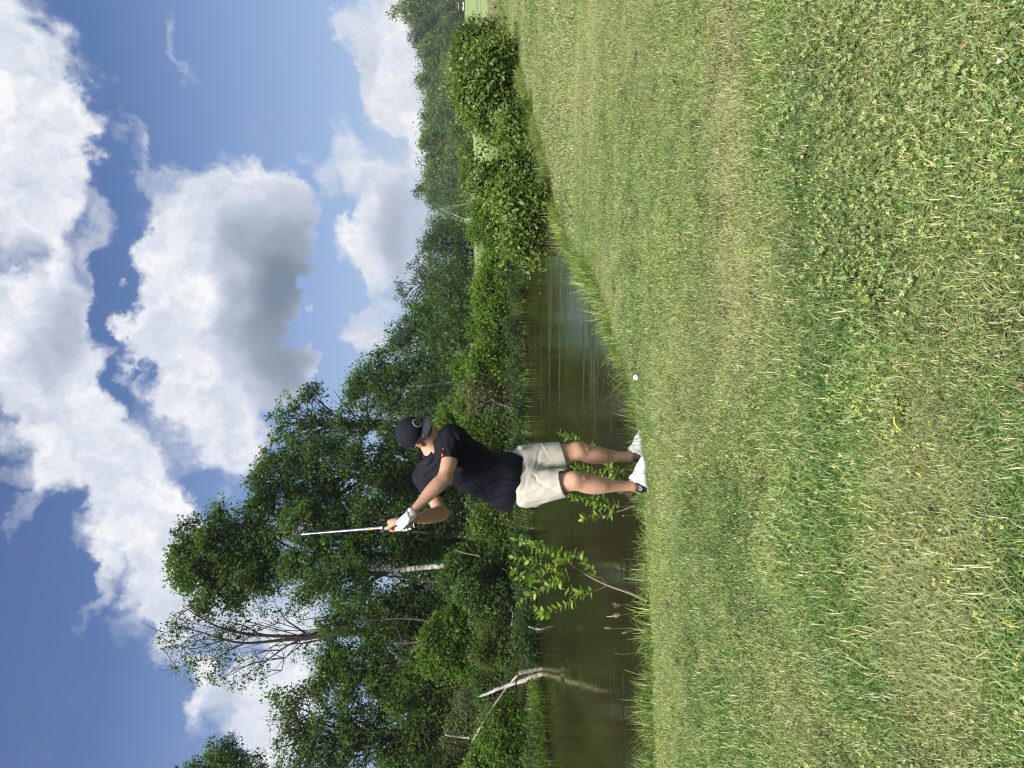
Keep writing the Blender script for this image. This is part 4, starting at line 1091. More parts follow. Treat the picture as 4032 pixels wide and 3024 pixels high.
# ------------------------------------------------------------------ grass
def blade_template(name, n, size, hmin, hmax, w, mat, seed, lean=.5, segs=3, bend=.6, straw=.2, extra=None):
    """a patch of single grass blades, each a bent tapering strip"""
    r = np.random.default_rng(seed)
    V, Q, Tn, tint, hh = [], [], [], [], []
    off = 0
    for i in range(n):
        x, y = r.uniform(-size / 2, size / 2, 2) * (1.15 if r.random() < .3 else 1)
        a = r.uniform(0, 2 * math.pi); d = np.array([math.cos(a), math.sin(a)])
        H = r.uniform(hmin, hmax); ln = lean * r.random() ** .8 * 1.3; bd = bend * r.uniform(.2, 1.3)
        ww = w * r.uniform(.6, 1.3)
        tn = r.uniform(.78, 1) if r.random() < straw else r.uniform(0, .7)
        side = np.array([-d[1], d[0]])
        px_, pz = np.array([x, y], float), -.006
        ang = ln
        pts = []
        for k in range(segs + 1):
            pts.append((px_.copy(), pz))
            st = H / segs
            px_ = px_ + d * math.sin(ang) * st; pz += math.cos(ang) * st; ang = min(ang + bd / segs * 2, 2.0)
        for k in range(segs + 1):
            wk = ww * (1 - (k / segs) ** 2) * .5
            if k < segs:
                V += [(*(pts[k][0] + side * wk), pts[k][1]), (*(pts[k][0] - side * wk), pts[k][1])]; tint += [tn, tn]; hh += [k / segs] * 2
            else:
                V.append((*pts[k][0], pts[k][1])); tint.append(tn); hh.append(1)
        for k in range(segs - 1): Q.append((off + 2 * k, off + 2 * k + 1, off + 2 * k + 3, off + 2 * k + 2))
        Tn.append((off + 2 * segs - 2, off + 2 * segs - 1, off + 2 * segs))
        off += 2 * segs + 1
    fl = ([np.array(Q)] if Q else []) + [np.array(Tn)]
    me = mesh_np(name, np.array(V), fl, mat, {'tint': tint, 'hh': hh})
    return bpy.data.objects.new(name, me)

def grass_mat(name, dark, mid, light, straw, patch=True, trans=.35):
    mt, T, out = new_mat(name)
    t = T.n.new('ShaderNodeAttribute'); t.attribute_name = 'tint'
    h = T.n.new('ShaderNodeAttribute'); h.attribute_name = 'hh'
    geo = T.n.new('ShaderNodeNewGeometry'); pos = geo.outputs['Position']
    mps = T.n.new('ShaderNodeMapping'); T.l.new(pos, mps.inputs[0]); mps.inputs['Scale'].default_value = (.45, 1.5, 1); mps.inputs['Rotation'].default_value = (0, 0, -.25)
    na = T.noise(mps.outputs[0], 1.3, 5, .6); nb = T.noise(pos, 4.5, 3, .6); nc = T.noise(pos, .45, 2, .5)
    sh = T.math('ADD', T.math('MULTIPLY', T.math('SUBTRACT', na, .5), .9), T.math('MULTIPLY', T.math('SUBTRACT', nb, .5), .5))
    f = T.math('ADD', t.outputs['Fac'], sh) if patch else t.outputs['Fac']
    c = T.ramp(f, [(0.0, dark), (.38, mid), (.66, light), (.84, straw), (1.0, tuple(min(1, x * 1.25) for x in straw))])
    # worn straw-coloured patches of the lawn itself
    def zone(cx, cy, rx, ry, rot):
        z_ = T.n.new('ShaderNodeMapping'); z_.vector_type = 'TEXTURE'; T.l.new(pos, z_.inputs[0])
        z_.inputs['Location'].default_value = (cx, cy, 0); z_.inputs['Rotation'].default_value = (0, 0, rot); z_.inputs['Scale'].default_value = (rx, ry, 50)
        l_ = T.vmath('LENGTH', z_.outputs[0], out=1)
        return T.mapr(T.math('ADD', l_, T.math('MULTIPLY', T.math('SUBTRACT', na, .5), 1.4)), 1.15, .45)
    if patch:
        f = T.math('SUBTRACT', f, T.math('MULTIPLY', zone(.85, 2.55, 1.0, .42, .15), .16))
        f = T.math('ADD', f, T.math('MULTIPLY', zone(-.3, 4.45, 3.2, .55, .0), .12))
        f = T.math('ADD', f, T.math('MULTIPLY', zone(3.2, 7.5, 3.5, 1.6, .8), .10))
        c = T.ramp(f, [(0.0, dark), (.38, mid), (.66, light), (.84, straw), (1.0, tuple(min(1, x * 1.25) for x in straw))])
        c = T.mix(T.math('MULTIPLY', zone(1.35, 3.45, 1.3, .34, .12), .55), c, straw)
        c = T.mix(T.math('MULTIPLY', zone(-.55, 1.95, .55, .3, .1), .45), c, straw)
    wr = T.math('MULTIPLY', T.mapr(nc, .48, .64), .42 if patch else 0.0)
    c = T.mix(wr, c, straw)
    base = T.mix(T.mapr(h.outputs['Fac'], 0, .2), tuple(x * .6 for x in straw), c)
    d = T.n.new('ShaderNodeBsdfDiffuse'); T.l.new(base, d.inputs[0])
    tr = T.n.new('ShaderNodeBsdfTranslucent'); T.l.new(T.mix(1.0, base, (1.1, 1.2, .6), 'MULTIPLY'), tr.inputs[0])
    m1 = T.n.new('ShaderNodeMixShader'); m1.inputs[0].default_value = trans
    T.l.new(d.outputs[0], m1.inputs[1]); T.l.new(tr.outputs[0], m1.inputs[2])
    g = T.n.new('ShaderNodeBsdfGlossy'); g.inputs['Roughness'].default_value = .45
    m2 = T.n.new('ShaderNodeMixShader'); m2.inputs[0].default_value = .05
    T.l.new(m1.outputs[0], m2.inputs[1]); T.l.new(g.outputs[0], m2.inputs[2])
    T.l.new(m2.outputs[0], out.inputs[0])
    return mt
G_LAWN = grass_mat('grass_lawn', (.040, .105, .024), (.125, .245, .048), (.265, .375, .098), (.44, .42, .22))
G_BANK = grass_mat('grass_bank', (.065, .125, .022), (.15, .25, .038), (.28, .38, .065), (.38, .36, .18), patch=False, trans=.42)
M_YEL = leaf_mat('yellow_bits', (.32, .38, .09), (.48, .52, .15), (.62, .62, .26), trans=.3)
M_CLO = leaf_mat('clover', (.075, .13, .025), (.15, .23, .05), (.30, .38, .12), trans=.3, gloss=.05)

def instancer(name, pts, rots, scales, idx, templates, **props):
    """one object: its points carry the patches through geometry nodes"""
    me = bpy.data.meshes.new(name)
    me.vertices.add(len(pts)); me.vertices.foreach_set('co', np.asarray(pts, np.float32).ravel())
    a = me.attributes.new('rot', 'FLOAT_VECTOR', 'POINT'); a.data.foreach_set('vector', np.asarray(rots, np.float32).ravel())
    a = me.attributes.new('scl', 'FLOAT_VECTOR', 'POINT'); a.data.foreach_set('vector', np.asarray(scales, np.float32).ravel())
    a = me.attributes.new('pick', 'INT', 'POINT'); a.data.foreach_set('value', np.asarray(idx, np.int32))
    me.update()
    o = link(name, me, **props)
    ng = bpy.data.node_groups.new(name + '_nodes', 'GeometryNodeTree')
    ng.interface.new_socket('Geometry', in_out='INPUT', socket_type='NodeSocketGeometry')
    ng.interface.new_socket('Geometry', in_out='OUTPUT', socket_type='NodeSocketGeometry')
    N = ng.nodes; Lk = ng.links
    gi = N.new('NodeGroupInput'); go = N.new('NodeGroupOutput')
    jn = N.new('GeometryNodeJoinGeometry')
    g2i = []
    for t_ in reversed(templates):
        oi = N.new('GeometryNodeObjectInfo'); oi.inputs['Object'].default_value = t_; oi.inputs['As Instance'].default_value = True
        Lk.new(oi.outputs['Geometry'], jn.inputs[0])
    iop = N.new('GeometryNodeInstanceOnPoints')
    mtp = N.new('GeometryNodeMeshToPoints')
    Lk.new(gi.outputs[0], mtp.inputs[0]); Lk.new(mtp.outputs[0], iop.inputs['Points'])
    Lk.new(jn.outputs[0], iop.inputs['Instance']); iop.inputs['Pick Instance'].default_value = True
    def named(nm, typ):
        q = N.new('GeometryNodeInputNamedAttribute'); q.data_type = typ; q.inputs[0].default_value = nm
        return [s_ for s_ in q.outputs if s_.enabled and s_.name == 'Attribute'][0]
    Lk.new(named('pick', 'INT'), iop.inputs['Instance Index'])
    e2r = N.new('FunctionNodeEulerToRotation'); Lk.new(named('rot', 'FLOAT_VECTOR'), e2r.inputs[0])
    Lk.new(e2r.outputs[0], iop.inputs['Rotation'])
    Lk.new(named('scl', 'FLOAT_VECTOR'), iop.inputs['Scale'])
    Lk.new(iop.outputs[0], go.inputs[0])
    md = o.modifiers.new('blades', 'NODES'); md.node_group = ng
    return o

TPL = [blade_template('blades', 270, .17, .012, .038, .0028, G_LAWN, 400 + i, lean=1.05, bend=.9, straw=.24) for i in range(5)]
TPL += [blade_template('blades', 170, .15, .025, .060, .0033, G_LAWN, 410 + i, lean=1.0, bend=1.1, straw=.16) for i in range(3)]
FARW = [blade_template('blades', 170, .30, .026, .05, .0065, G_LAWN, 420 + i, lean=.5, bend=.5, segs=2, straw=.28) for i in range(3)]
TPL += FARW
r = np.random.default_rng(8)
pts = []
def scatter_lawn(y0, y1, dens, margin=.35):
    A = (y1 - y0); out = []
    n = int(dens * A * (1.12 * (y0 + y1) / 2 + 2 * margin))
    Y = r.uniform(y0, y1, n * 2); X = r.uniform(-1, 1, n * 2) * (.56 * y1 + margin)
    k = (np.abs(X) < .56 * Y + margin) & (Y < near_y(X) + .03)
    return np.stack([X[k], Y[k]], 1)
bands = [(1.0, 3.2, 250, 0), (3.2, 5.0, 200, 0), (5.0, 8.0, 160, 0), (8.0, 13, 60, 1), (13, 26, 30, 1)]
P_, R_, S_, I_ = [], [], [], []
for y0, y1, dens, kind in bands:
    p = scatter_lawn(y0, y1, dens)
    z = height(p[:, 0], p[:, 1])
    n = len(p)
    tall = vn(p[:, 0] * 1.7 + 30, p[:, 1] * 1.7, p[:, 0] * 0 + 3.3)
    if kind == 0:
        idx = np.where((tall > .08) & (r.random(n) < .75) & (p[:, 1] < 4.2), r.integers(5, 8, n), r.integers(0, 5, n))
        sc_ = r.uniform(.8, 1.25, n) * (1 + .35 * tall)
    else:
        idx = r.integers(8, 11, n); sc_ = r.uniform(.8, 1.3, n)
    P_.append(np.column_stack([p, z])); R_.append(np.column_stack([r.normal(0, .06, n), r.normal(0, .06, n), r.uniform(0, 6.28, n)]))
    zs = sc_ * (1.0 if kind == 0 else .8)
    S_.append(np.column_stack([sc_, sc_, zs])); I_.append(idx)
instancer('lawn_grass', np.concatenate(P_), np.concatenate(R_), np.concatenate(S_), np.concatenate(I_), TPL, kind='stuff', label='short mown lawn grass with straw coloured and dark green patches', category='grass')
print('lawn patches', sum(len(a) for a in P_))

# clover and yellow fallen catkin bits lying in the lawn
def bits(name, n, mat, seed, rad, size, clover=False):
    r = np.random.default_rng(seed); V, Fc, T_ = [], [], []
    off = 0
    for i in range(n):
        c = np.array([*(r.normal(0, rad, 2)), r.uniform(.018, .045)])
        nm = np.array([*r.normal(0, .35, 2), 1.0]); nm /= np.linalg.norm(nm)
        a = np.cross(nm, [1, .2, 0]); a /= np.linalg.norm(a); b = np.cross(nm, a); ph = r.uniform(0, 6)
        tn = r.random()
        if clover:
            for k in range(3):
                q = ph + k * 2.09; cc_ = c + size * .55 * (math.cos(q) * a + math.sin(q) * b)
                th = np.arange(7) * 2 * math.pi / 7
                rim = cc_ + size * .5 * (np.cos(th)[:, None] * a + np.sin(th)[:, None] * b) + nm * (.0025 * np.cos(th * 2)[:, None])
                V += [cc_ - nm * .002] + list(rim); T_ += [tn] * 8
                Fc += [(off, off + 1 + j, off + 1 + (j + 1) % 7) for j in range(7)]; off += 8
        else:
            for k in range(7):
                q = r.normal(size=3); q /= np.linalg.norm(q); e = c + q * size * .6; s_ = size * r.uniform(.25, .55)
                t1 = r.normal(size=3); t1 /= np.linalg.norm(t1); t2 = np.cross(t1, q); t2 /= np.linalg.norm(t2) + 1e-6
                V += [e - t1 * s_, e + t2 * s_ * .6, e + t1 * s_, e - t2 * s_ * .6]; T_ += [tn] * 4
                Fc += [(off, off + 1, off + 2), (off, off + 2, off + 3)]; off += 4
    return bpy.data.objects.new(name, mesh_np(name, np.array(V), np.array(Fc), mat, {'tint': T_}))
CLO = [bits('clover_leaves', 26, M_CLO, 500 + i, .06, .0085, True) for i in range(3)]
YEL = [bits('yellow_bits', 9, M_YEL, 510 + i, 0.045, .0075) for i in range(3)]
def scat(n, y0, y1, cond=None):
    Y = r.uniform(y0, y1, n); X = r.uniform(-1, 1, n) * .56 * y1
    k = (np.abs(X) < .56 * Y + .1) & (Y < near_y(X) - .1)
    if cond is not None: k &= cond(X, Y)
    return X[k], Y[k]
X, Y = scat(480, 1.1, 2.8, lambda X, Y: (X > .30 * Y) | (vn(X * 2 + 9, Y * 2, X * 0 + 7.7) > .22))
n = len(X)
instancer('clover', np.column_stack([X, Y, height(X, Y)]), np.column_stack([np.zeros((n, 2)), r.uniform(0, 6.28, n)]), np.repeat(r.uniform(.6, 1.15, n)[:, None], 3, 1), r.integers(0, 3, n), CLO,
          kind='stuff', label='clover leaves growing among the near lawn grass', category='clover')
X, Y = scat(1400, 1.1, 5.0, lambda X, Y: vn(X * 2.5 + 19, Y * 2.5, X * 0 + 2.7) > -.02 + .05 * Y - .08)
n = len(X)
instancer('fallen_catkin_bits', np.column_stack([X, Y, height(X, Y) + .008]), np.column_stack([np.zeros((n, 2)), r.uniform(0, 6.28, n)]), np.repeat(r.uniform(.5, 1.3, n)[:, None], 3, 1), r.integers(0, 3, n), YEL,
          kind='stuff', label='small yellow green blossom bits scattered over the near lawn', category='blossom bits')

# rough grass along the lip of the bank
BT = [blade_template('bank_blades', 62, .17, .09, .24, .0048, G_BANK, 430 + i, lean=.45, bend=.8, segs=4, straw=.12) for i in range(4)]
BT += [blade_template('bank_blades', 7, .10, .14, .28, .008, G_BANK, 440 + i, lean=.5, bend=1.0, segs=5, straw=.05) for i in range(3)]
def along_edge(n, s0, s1, jit0, jit1):
    seg = np.linalg.norm(np.diff(EDGE, axis=0), axis=1); cum = np.concatenate([[0], np.cumsum(seg)])
    x0, x1 = s0, s1
    X = r.uniform(x0, x1, n); Y = near_y(X)
    sl = (near_y(X + .1) - near_y(X - .1)) / .2; nrm = np.stack([-sl, np.ones(n)], 1); nrm /= np.linalg.norm(nrm, axis=1)[:, None]
    j = r.uniform(jit0, jit1, n)
    return X + nrm[:, 0] * j, Y + nrm[:, 1] * j
Xs, Ys, Is, Ss = [], [], [], []
for n, a, b, j0, j1, tall in [(1000, -3.6, 0.2, -.05, .75, 0), (800, .2, 1.6, -.05, .8, 0), (2600, 1.6, 6, -.12, 1.2, 0), (2000, 3.5, 13, -.15, 1.6, 0), (260, 3, 11, -.05, 1.2, 1), (70, -3.4, .3, -.03, .3, 1), (90, .3, 2, 0, .4, 1), (260, 1.6, 5, 0, .8, 1), (260, 1.55, 2.3, .1, 1.5, 1)]:
    X, Y = along_edge(n, a, b, j0, j1)
    Xs.append(X); Ys.append(Y); Is.append(r.integers(0, 4, n) if not tall else r.integers(4, 7, n))
    s_ = 1.35 * r.uniform(.55, 1.05, n) * (1.0 if tall else (.75 + .9 * (vn(X * 2.2, Y * 2.2, X * 0 + 5.5) + .3).clip(0, .6)))
    near_g = (np.abs(X + .75) < .75) & (Y < 5.8)
    s_ = np.where(near_g, s_ * .7, s_)
    Ss.append(s_)
X, Y, I, S = map(np.concatenate, (Xs, Ys, Is, Ss)); n = len(X)
instancer('bank_grass', np.column_stack([X, Y, height(X, Y) - .01]), np.column_stack([r.normal(0, .12, (n, 2)), r.uniform(0, 6.28, n)]), np.column_stack([S, S, S]), I, BT,
          kind='stuff', label='long rough grass along the lip of the pond bank', category='grass')
# far shore sedge tufts and rushes standing at the waterline
SED = [blade_template('sedge_blades', 60, .5, .25, .55, .014, G_BANK, 450 + i, lean=.5, bend=.7, segs=3, straw=.05) for i in range(3)]
yy = np.concatenate([r.uniform(2700, 3100, 90), r.uniform(1000, 3100, 110)])
pp = []
for y in yy:
    wx_ = float(np.interp(y, [1050, 1250, 1400, 1600, 1850, 2100, 2250, 2450, 2650, 2850, 3024, 3300], [2058, 2066, 2074, 2086, 2092, 2098, 2104, 2118, 2130, 2150, 2166, 2180]))
    q = on_z(wx_, y, WATER_Z); pp.append((q.x, q.y + r.uniform(.0, .4)))
pp = np.array(pp); n = len(pp)
instancer('sedge', np.column_stack([pp, np.maximum(height(pp[:, 0], pp[:, 1]), WATER_Z) - .02]), np.column_stack([np.zeros((n, 2)), r.uniform(0, 6.28, n)]), np.repeat(r.uniform(.5, 1.1, n)[:, None], 3, 1), r.integers(0, 3, n), SED,
          kind='stuff', label='sedge tufts standing at the far waterline', category='sedge')
# pale rough grass off the far end of the lawn
RG = [blade_template('rough_blades', 60, .5, .25, .5, .014, grass_mat('grass_rough', (.10, .15, .05), (.19, .22, .085), (.27, .27, .12), (.38, .34, .19), False), 460 + i, lean=.4, bend=.5, segs=2, straw=.5) for i in range(3)]
n = 2600
X = r.uniform(3, 26, n); Y = near_y(X) + r.uniform(.2, 9, n) ** 1.0
k = Y > far_y(X); X, Y = X[k], Y[k]; n = len(X)
s_ = r.uniform(.6, 1.1, n)
instancer('rough_grass', np.column_stack([X, Y, height(X, Y) - .02]), np.column_stack([np.zeros((n, 2)), r.uniform(0, 6.28, n)]), np.column_stack([s_, s_, s_]), r.integers(0, 3, n), RG,
          kind='stuff', label='pale uncut rough grass sloping away past the far end of the lawn', category='grass')

# white clover heads dotted over the receding lawn
WCL = bpy.data.objects.new('clover_head', mesh_np('clover_head', *(lambda V, F: (V, F))(*bits('tmp_bits', 1, M_YEL, 3, .0, .012).data and (np.array([[0, 0, .05], [.009, 0, .058], [0, .009, .058], [-.009, 0, .058], [0, -.009, .058], [0, 0, .067]]), np.array([[0, 2, 1], [0, 3, 2], [0, 4, 3], [0, 1, 4], [5, 1, 2], [5, 2, 3], [5, 3, 4], [5, 4, 1]]))),
      plain('clover_white', (.62, .62, .56), .8)))
X = r.uniform(.9, 7, 900); Y = near_y(X) - np.abs(r.normal(0, 1.9, 900)) - .02
k = (vn(X * 1.5, Y * 1.5, X * 0 + 9.1) > .08) & (r.random(900) < .6); X, Y = X[k], Y[k]; n = len(X)
sc_ = r.uniform(.45, .85, n)
instancer('clover_flowers', np.column_stack([X, Y, height(X, Y)]), np.zeros((n, 3)), np.column_stack([sc_] * 3), np.zeros(n, int), [WCL],
          kind='stuff', label='white clover heads dotted over the lawn towards the bushes', category='clover flowers')

# ------------------------------------------------------------------ signed distance modelling for the person
class SDF:
    def __init__(self, lo, hi, h):
        self.lo = np.array(lo, float); self.h = h
        self.n = np.ceil((np.array(hi) - self.lo) / h).astype(int) + 1
        self.d = np.full(self.n, 0.25, np.float32)
    def box(self, lo, hi, pad):
        a = np.clip(np.floor((np.minimum(lo, hi) - pad - self.lo) / self.h).astype(int), 0, self.n - 1)
        b = np.clip(np.ceil((np.maximum(lo, hi) + pad - self.lo) / self.h).astype(int) + 1, 1, self.n)
        sl = tuple(slice(x, y) for x, y in zip(a, b))
        g = [self.lo[k] + self.h * np.arange(a[k], b[k]) for k in range(3)]
        return sl, np.meshgrid(*g, indexing='ij')
    def put(self, sl, d, k, sub=False):
        o = self.d[sl]
        if sub:
            self.d[sl] = np.maximum(o, -d) if k <= 0 else -self.smin(-o, d, k)
        else:
            self.d[sl] = self.smin(o, d, k)
    @staticmethod
    def smin(a, b, k):
        if k <= 0: return np.minimum(a, b)
        h = np.clip(.5 + .5 * (b - a) / k, 0, 1)
        return b * (1 - h) + a * h - k * h * (1 - h)
    def cone(self, a, ra, b, rb, k=.02, sub=False, flat=None):
        a, b = np.array(a, float), np.array(b, float); R = max(ra, rb)
        sl, (X, Y, Z) = self.box(np.minimum(a, b), np.maximum(a, b), R * (1.4 if flat is not None else 1) + k + 4 * self.h)
        ab = b - a; L = max(ab @ ab, 1e-9)
        t = np.clip(((X - a[0]) * ab[0] + (Y - a[1]) * ab[1] + (Z - a[2]) * ab[2]) / L, 0, 1)
        px, py, pz = X - a[0] - t * ab[0], Y - a[1] - t * ab[1], Z - a[2] - t * ab[2]
        if flat is not None:       # (direction, factor): squash along the direction
            f = np.array(flat[0], float); f /= np.linalg.norm(f)
            q = px * f[0] + py * f[1] + pz * f[2]; s = flat[1] - 1
            dd = np.sqrt(px ** 2 + py ** 2 + pz ** 2 + q * q * (flat[1] ** 2 - 1))
            d = dd - (ra + (rb - ra) * t)
        else:
            d = np.sqrt(px ** 2 + py ** 2 + pz ** 2) - (ra + (rb - ra) * t)
        self.put(sl, d.astype(np.float32), k, sub)
    def poly(self, P, R, k=.02):
        P = np.asarray(P, float); m_ = R.max()
        sl, (X, Y, Z) = self.box(P.min(0), P.max(0), m_ + k + 4 * self.h)
        best = np.full(X.shape, 9.0)
        for a, b, ra, rb in zip(P[:-1], P[1:], R[:-1], R[1:]):
            ab = b - a; L = max(ab @ ab, 1e-9)
            t = np.clip(((X - a[0]) * ab[0] + (Y - a[1]) * ab[1] + (Z - a[2]) * ab[2]) / L, 0, 1)
            d = np.sqrt((X - a[0] - t * ab[0]) ** 2 + (Y - a[1] - t * ab[1]) ** 2 + (Z - a[2] - t * ab[2]) ** 2) - (ra + (rb - ra) * t)
            best = np.minimum(best, d)
        self.put(sl, best.astype(np.float32), k)
    def ell(self, c, r, rot=None, k=.02, sub=False):
        c = np.array(c, float); r = np.array(r, float); R = r.max()
        sl, (X, Y, Z) = self.box(c, c, R + k + 4 * self.h)
        P = np.stack([X - c[0], Y - c[1], Z - c[2]], -1)
        if rot is not None: P = P @ np.array(rot)      # columns of rot are the ellipsoid's axes
        q = P / r; k0 = np.linalg.norm(q, axis=-1); k1 = np.linalg.norm(q / r, axis=-1) + 1e-9
        d = k0 * (k0 - 1) / k1
        self.put(sl, d.astype(np.float32), k, sub)
    def coords(self):
        g = [self.lo[k] + self.h * np.arange(self.n[k]) for k in range(3)]
        return np.meshgrid(*g, indexing='ij')
    def mesh(self):
        d = self.d; n = np.array(d.shape)
        ins = d < 0
        c = [d[i:n[0] - 1 + i, j:n[1] - 1 + j, k:n[2] - 1 + k] for i in (0, 1) for j in (0, 1) for k in (0, 1)]
        s = sum((x < 0).astype(np.int8) for x in c)
        act = (s > 0) & (s < 8)
        idx = np.argwhere(act)
        D = np.stack([x[act] for x in c], 1)
        co = np.array([(i, j, k) for i in (0, 1) for j in (0, 1) for k in (0, 1)], float)
        acc = np.zeros((len(idx), 3)); cnt = np.zeros(len(idx))
        for a in range(8):
            for b in range(a + 1, 8):
                if np.abs(co[a] - co[b]).sum() != 1: continue
                da, db = D[:, a], D[:, b]; m = (da < 0) != (db < 0)
                t = np.where(m, da / np.where(m, da - db, 1), 0)
                acc += np.where(m[:, None], co[a] + t[:, None] * (co[b] - co[a]), 0); cnt += m
        V = self.lo + self.h * (idx + acc / cnt[:, None])
        vid = np.full(act.shape, -1, np.int64); vid[act] = np.arange(len(idx))
        F = []
        for ax_ in range(3):
            sl0 = [slice(1, -1)] * 3; sl0[ax_] = slice(0, -1); sl1 = list(sl0); sl1[ax_] = slice(1, None)
            A, B = ins[tuple(sl0)], ins[tuple(sl1)]
            m = A != B; q = np.argwhere(m)
            if not len(q): continue
            base = q.copy(); u, v = [x for x in range(3) if x != ax_]
            base[:, u] += 1; base[:, v] += 1
            def g(du, dv):
                e = base.copy(); e[:, u] -= du; e[:, v] -= dv
                return vid[e[:, 0], e[:, 1], e[:, 2]]
            f = np.stack([g(1, 1), g(0, 1), g(0, 0), g(1, 0)], 1)
            flip = A[m] if ax_ != 1 else ~A[m]
            f[~flip] = f[~flip][:, ::-1]
            F.append(f)
        F = np.concatenate(F); F = F[(F >= 0).all(1)]
        return V, F
def relax(V, F, it=2, lam=.5):
    E = np.concatenate([F[:, [0, 1]], F[:, [1, 2]], F[:, [2, 3]], F[:, [3, 0]]]); n = len(V)
    for _ in range(it):
        S = np.zeros_like(V); C = np.zeros(n)
        for a, b in ((0, 1), (1, 0)):
            for k in range(3): S[:, k] += np.bincount(E[:, a], V[E[:, b], k], n)
            C += np.bincount(E[:, a], minlength=n)
        V = V * (1 - lam) + lam * S / np.maximum(C, 1)[:, None]
    return V

def A_(px, py, D): return np.array(at(px, py, D))
def unit(v): v = np.array(v, float); return v / np.linalg.norm(v)

# joints, from where they show in the photograph
J = dict(
    hipR=A_(2085, 1920, 4.98), hipL=A_(2088, 1822, 5.08),
    kneeR=A_(2262, 1893, 4.86), kneeL=A_(2276, 1776, 5.06),
    ankR=A_(2492, 1913, 4.93), ankL=A_(2480, 1797, 5.16),
    pelvis=A_(2030, 1880, 5.04), waist=A_(1930, 1860, 5.0), chest=A_(1790, 1815, 4.97), neck=A_(1697, 1786, 4.945),
    shL=A_(1778, 1722, 4.88), shR=A_(1672, 1880, 5.08),
    elL=A_(1750, 1884, 4.72), wrL=A_(1622, 2018, 4.62),
    elR=A_(1738, 2022, 4.98), wrR=A_(1606, 2052, 4.69),
    head=A_(1650, 1706, 4.90),
)
SK = plain('skin', (.46, .265, .19), .55, .32, var=.16, vscale=11, bump=.22, bscale=90, sss=.10)
SKR = plain('skin_ruddy', (.52, .25, .18), .5, .35, var=.1, vscale=30, sss=.12)
NAVY = plain('navy_polo', (.0050, .0060, .0125), .8, .22, var=.15, bump=.25, bscale=220)
NAVY2 = plain('navy_collar', (.008, .009, .017), .8, .25, var=.15, bump=.3, bscale=240)
SAND = plain('sand_shorts', (.44, .425, .385), .8, .2, var=.05, bump=.15, bscale=200)
CAPM = plain('cap_cloth', (.009, .0105, .016), .85, .2, var=.12, bump=.4, bscale=260)
CAPB = plain('cap_brim', (.026, .028, .038), .85, .2, var=.1, bump=.3, bscale=260)
WHITE = plain('white_leather', (.74, .75, .77), .5, .4, var=.04, bump=.2, bscale=50)
SHOE = plain('white_mesh_shoe', (.80, .81, .84), .55, .4, var=.05, bump=.5, bscale=180)
DNAVY = plain('dark_heel', (.012, .014, .028), .5, .4)
RED = plain('red_patch', (.42, .02, .035), .5, .4)
CORAL = plain('coral_print', (.52, .09, .07), .6, .3)
CREAM = plain('cream_ring', (.62, .58, .48), .7, .2)
LENS = plain('dark_lens', (.006, .006, .008), .08, .6)
RUBBER = plain('black_grip', (.010, .010, .011), .6, .3, bump=.5, bscale=260)
STEEL = plain('steel', (.78, .78, .80), .22, .5, metal=1.0, var=.02)
STEELD = plain('dark_clubface', (.025, .025, .035), .42, .5, metal=.6, var=.05, bump=.15, bscale=200)
PURP = plain('purple_mark', (.10, .03, .10), .6, .3)
LACE = plain('lace', (.70, .68, .72), .7, .2)

person = thing('person', 'man in dark cap, black polo and sand shorts mid backswing at the pond edge', 'person', tuple((J['ankR'] + J['ankL']) / 2 * np.array([1, 1, 0]) + np.array([0, 0, hz1(J['ankR'][0], J['ankR'][1])])))

# ---- club frame (needed by the hands)
BUTT = A_(1637, 2067, 4.575); HEADP = A_(1186, 2104, 5.10)
cdir = unit(HEADP - BUTT)

def build_hand(S, c, axis, wrist, gr, palmdir, k=.006, scale=1.0, thumb=True):
    """a hand closed round the grip: palm on the palmdir side of the axis, four fingers round it, thumb along it"""
    axis = unit(axis); p = np.array(palmdir, float); p = unit(p - axis * (p @ axis)); q = np.cross(axis, p)
    pc = c + p * (gr + .016)
    # the palm and the back of the hand, from knuckles to the wrist
    heel = pc - axis * .030 * scale + p * .006; kn = pc + axis * .030 * scale + p * .004
    for off, rr_ in ((-.026, .018), (-.004, .019), (.018, .018), (.036, .015)):
        S.cone(pc + axis * off * scale + p * .004 + q * .004, rr_ * scale, pc * .6 + np.array(wrist) * .4 + axis * off * .35, .021 * scale, k=.016)
    S.cone(pc * .5 + np.array(wrist) * .5, .024 * scale, wrist, .0245 * scale, k=.02)
    fr = [.0092, .0098, .0096, .0086]; offs = [.036, .016, -.004, -.023]; span = [3.7, 4.0, 3.9, 3.5]
    for o_, r_, sp_ in zip(offs, fr, span):
        n = 9; th = np.linspace(.15, sp_, n); R = gr + r_ * 1.02
        pts = [c + axis * (o_ + .004 * i / n) * scale + (math.cos(t) * p + math.sin(t) * q) * (R + .005 * max(0, 1 - i / 2) + .0025 * abs(math.sin(t * 1.5))) for i, t in enumerate(th)]
        for i in range(n - 1):
            S.cone(pts[i], r_ * (1.12 - .03 * i) * scale, pts[i + 1], r_ * (1.09 - .03 * i) * scale, k=.0035)
    if thumb:
        t0 = pc - axis * .012 + q * .012; t1 = c + axis * .034 + (p * .35 - q * .94) * (gr + .012); t2 = c + axis * .062 + (p * .15 - q * .98) * (gr + .010)
        S.cone(t0 - q * .02, .015 * scale, t1, .0125 * scale, k=.01); S.cone(t1, .0125 * scale, t2, .010 * scale, k=.005)

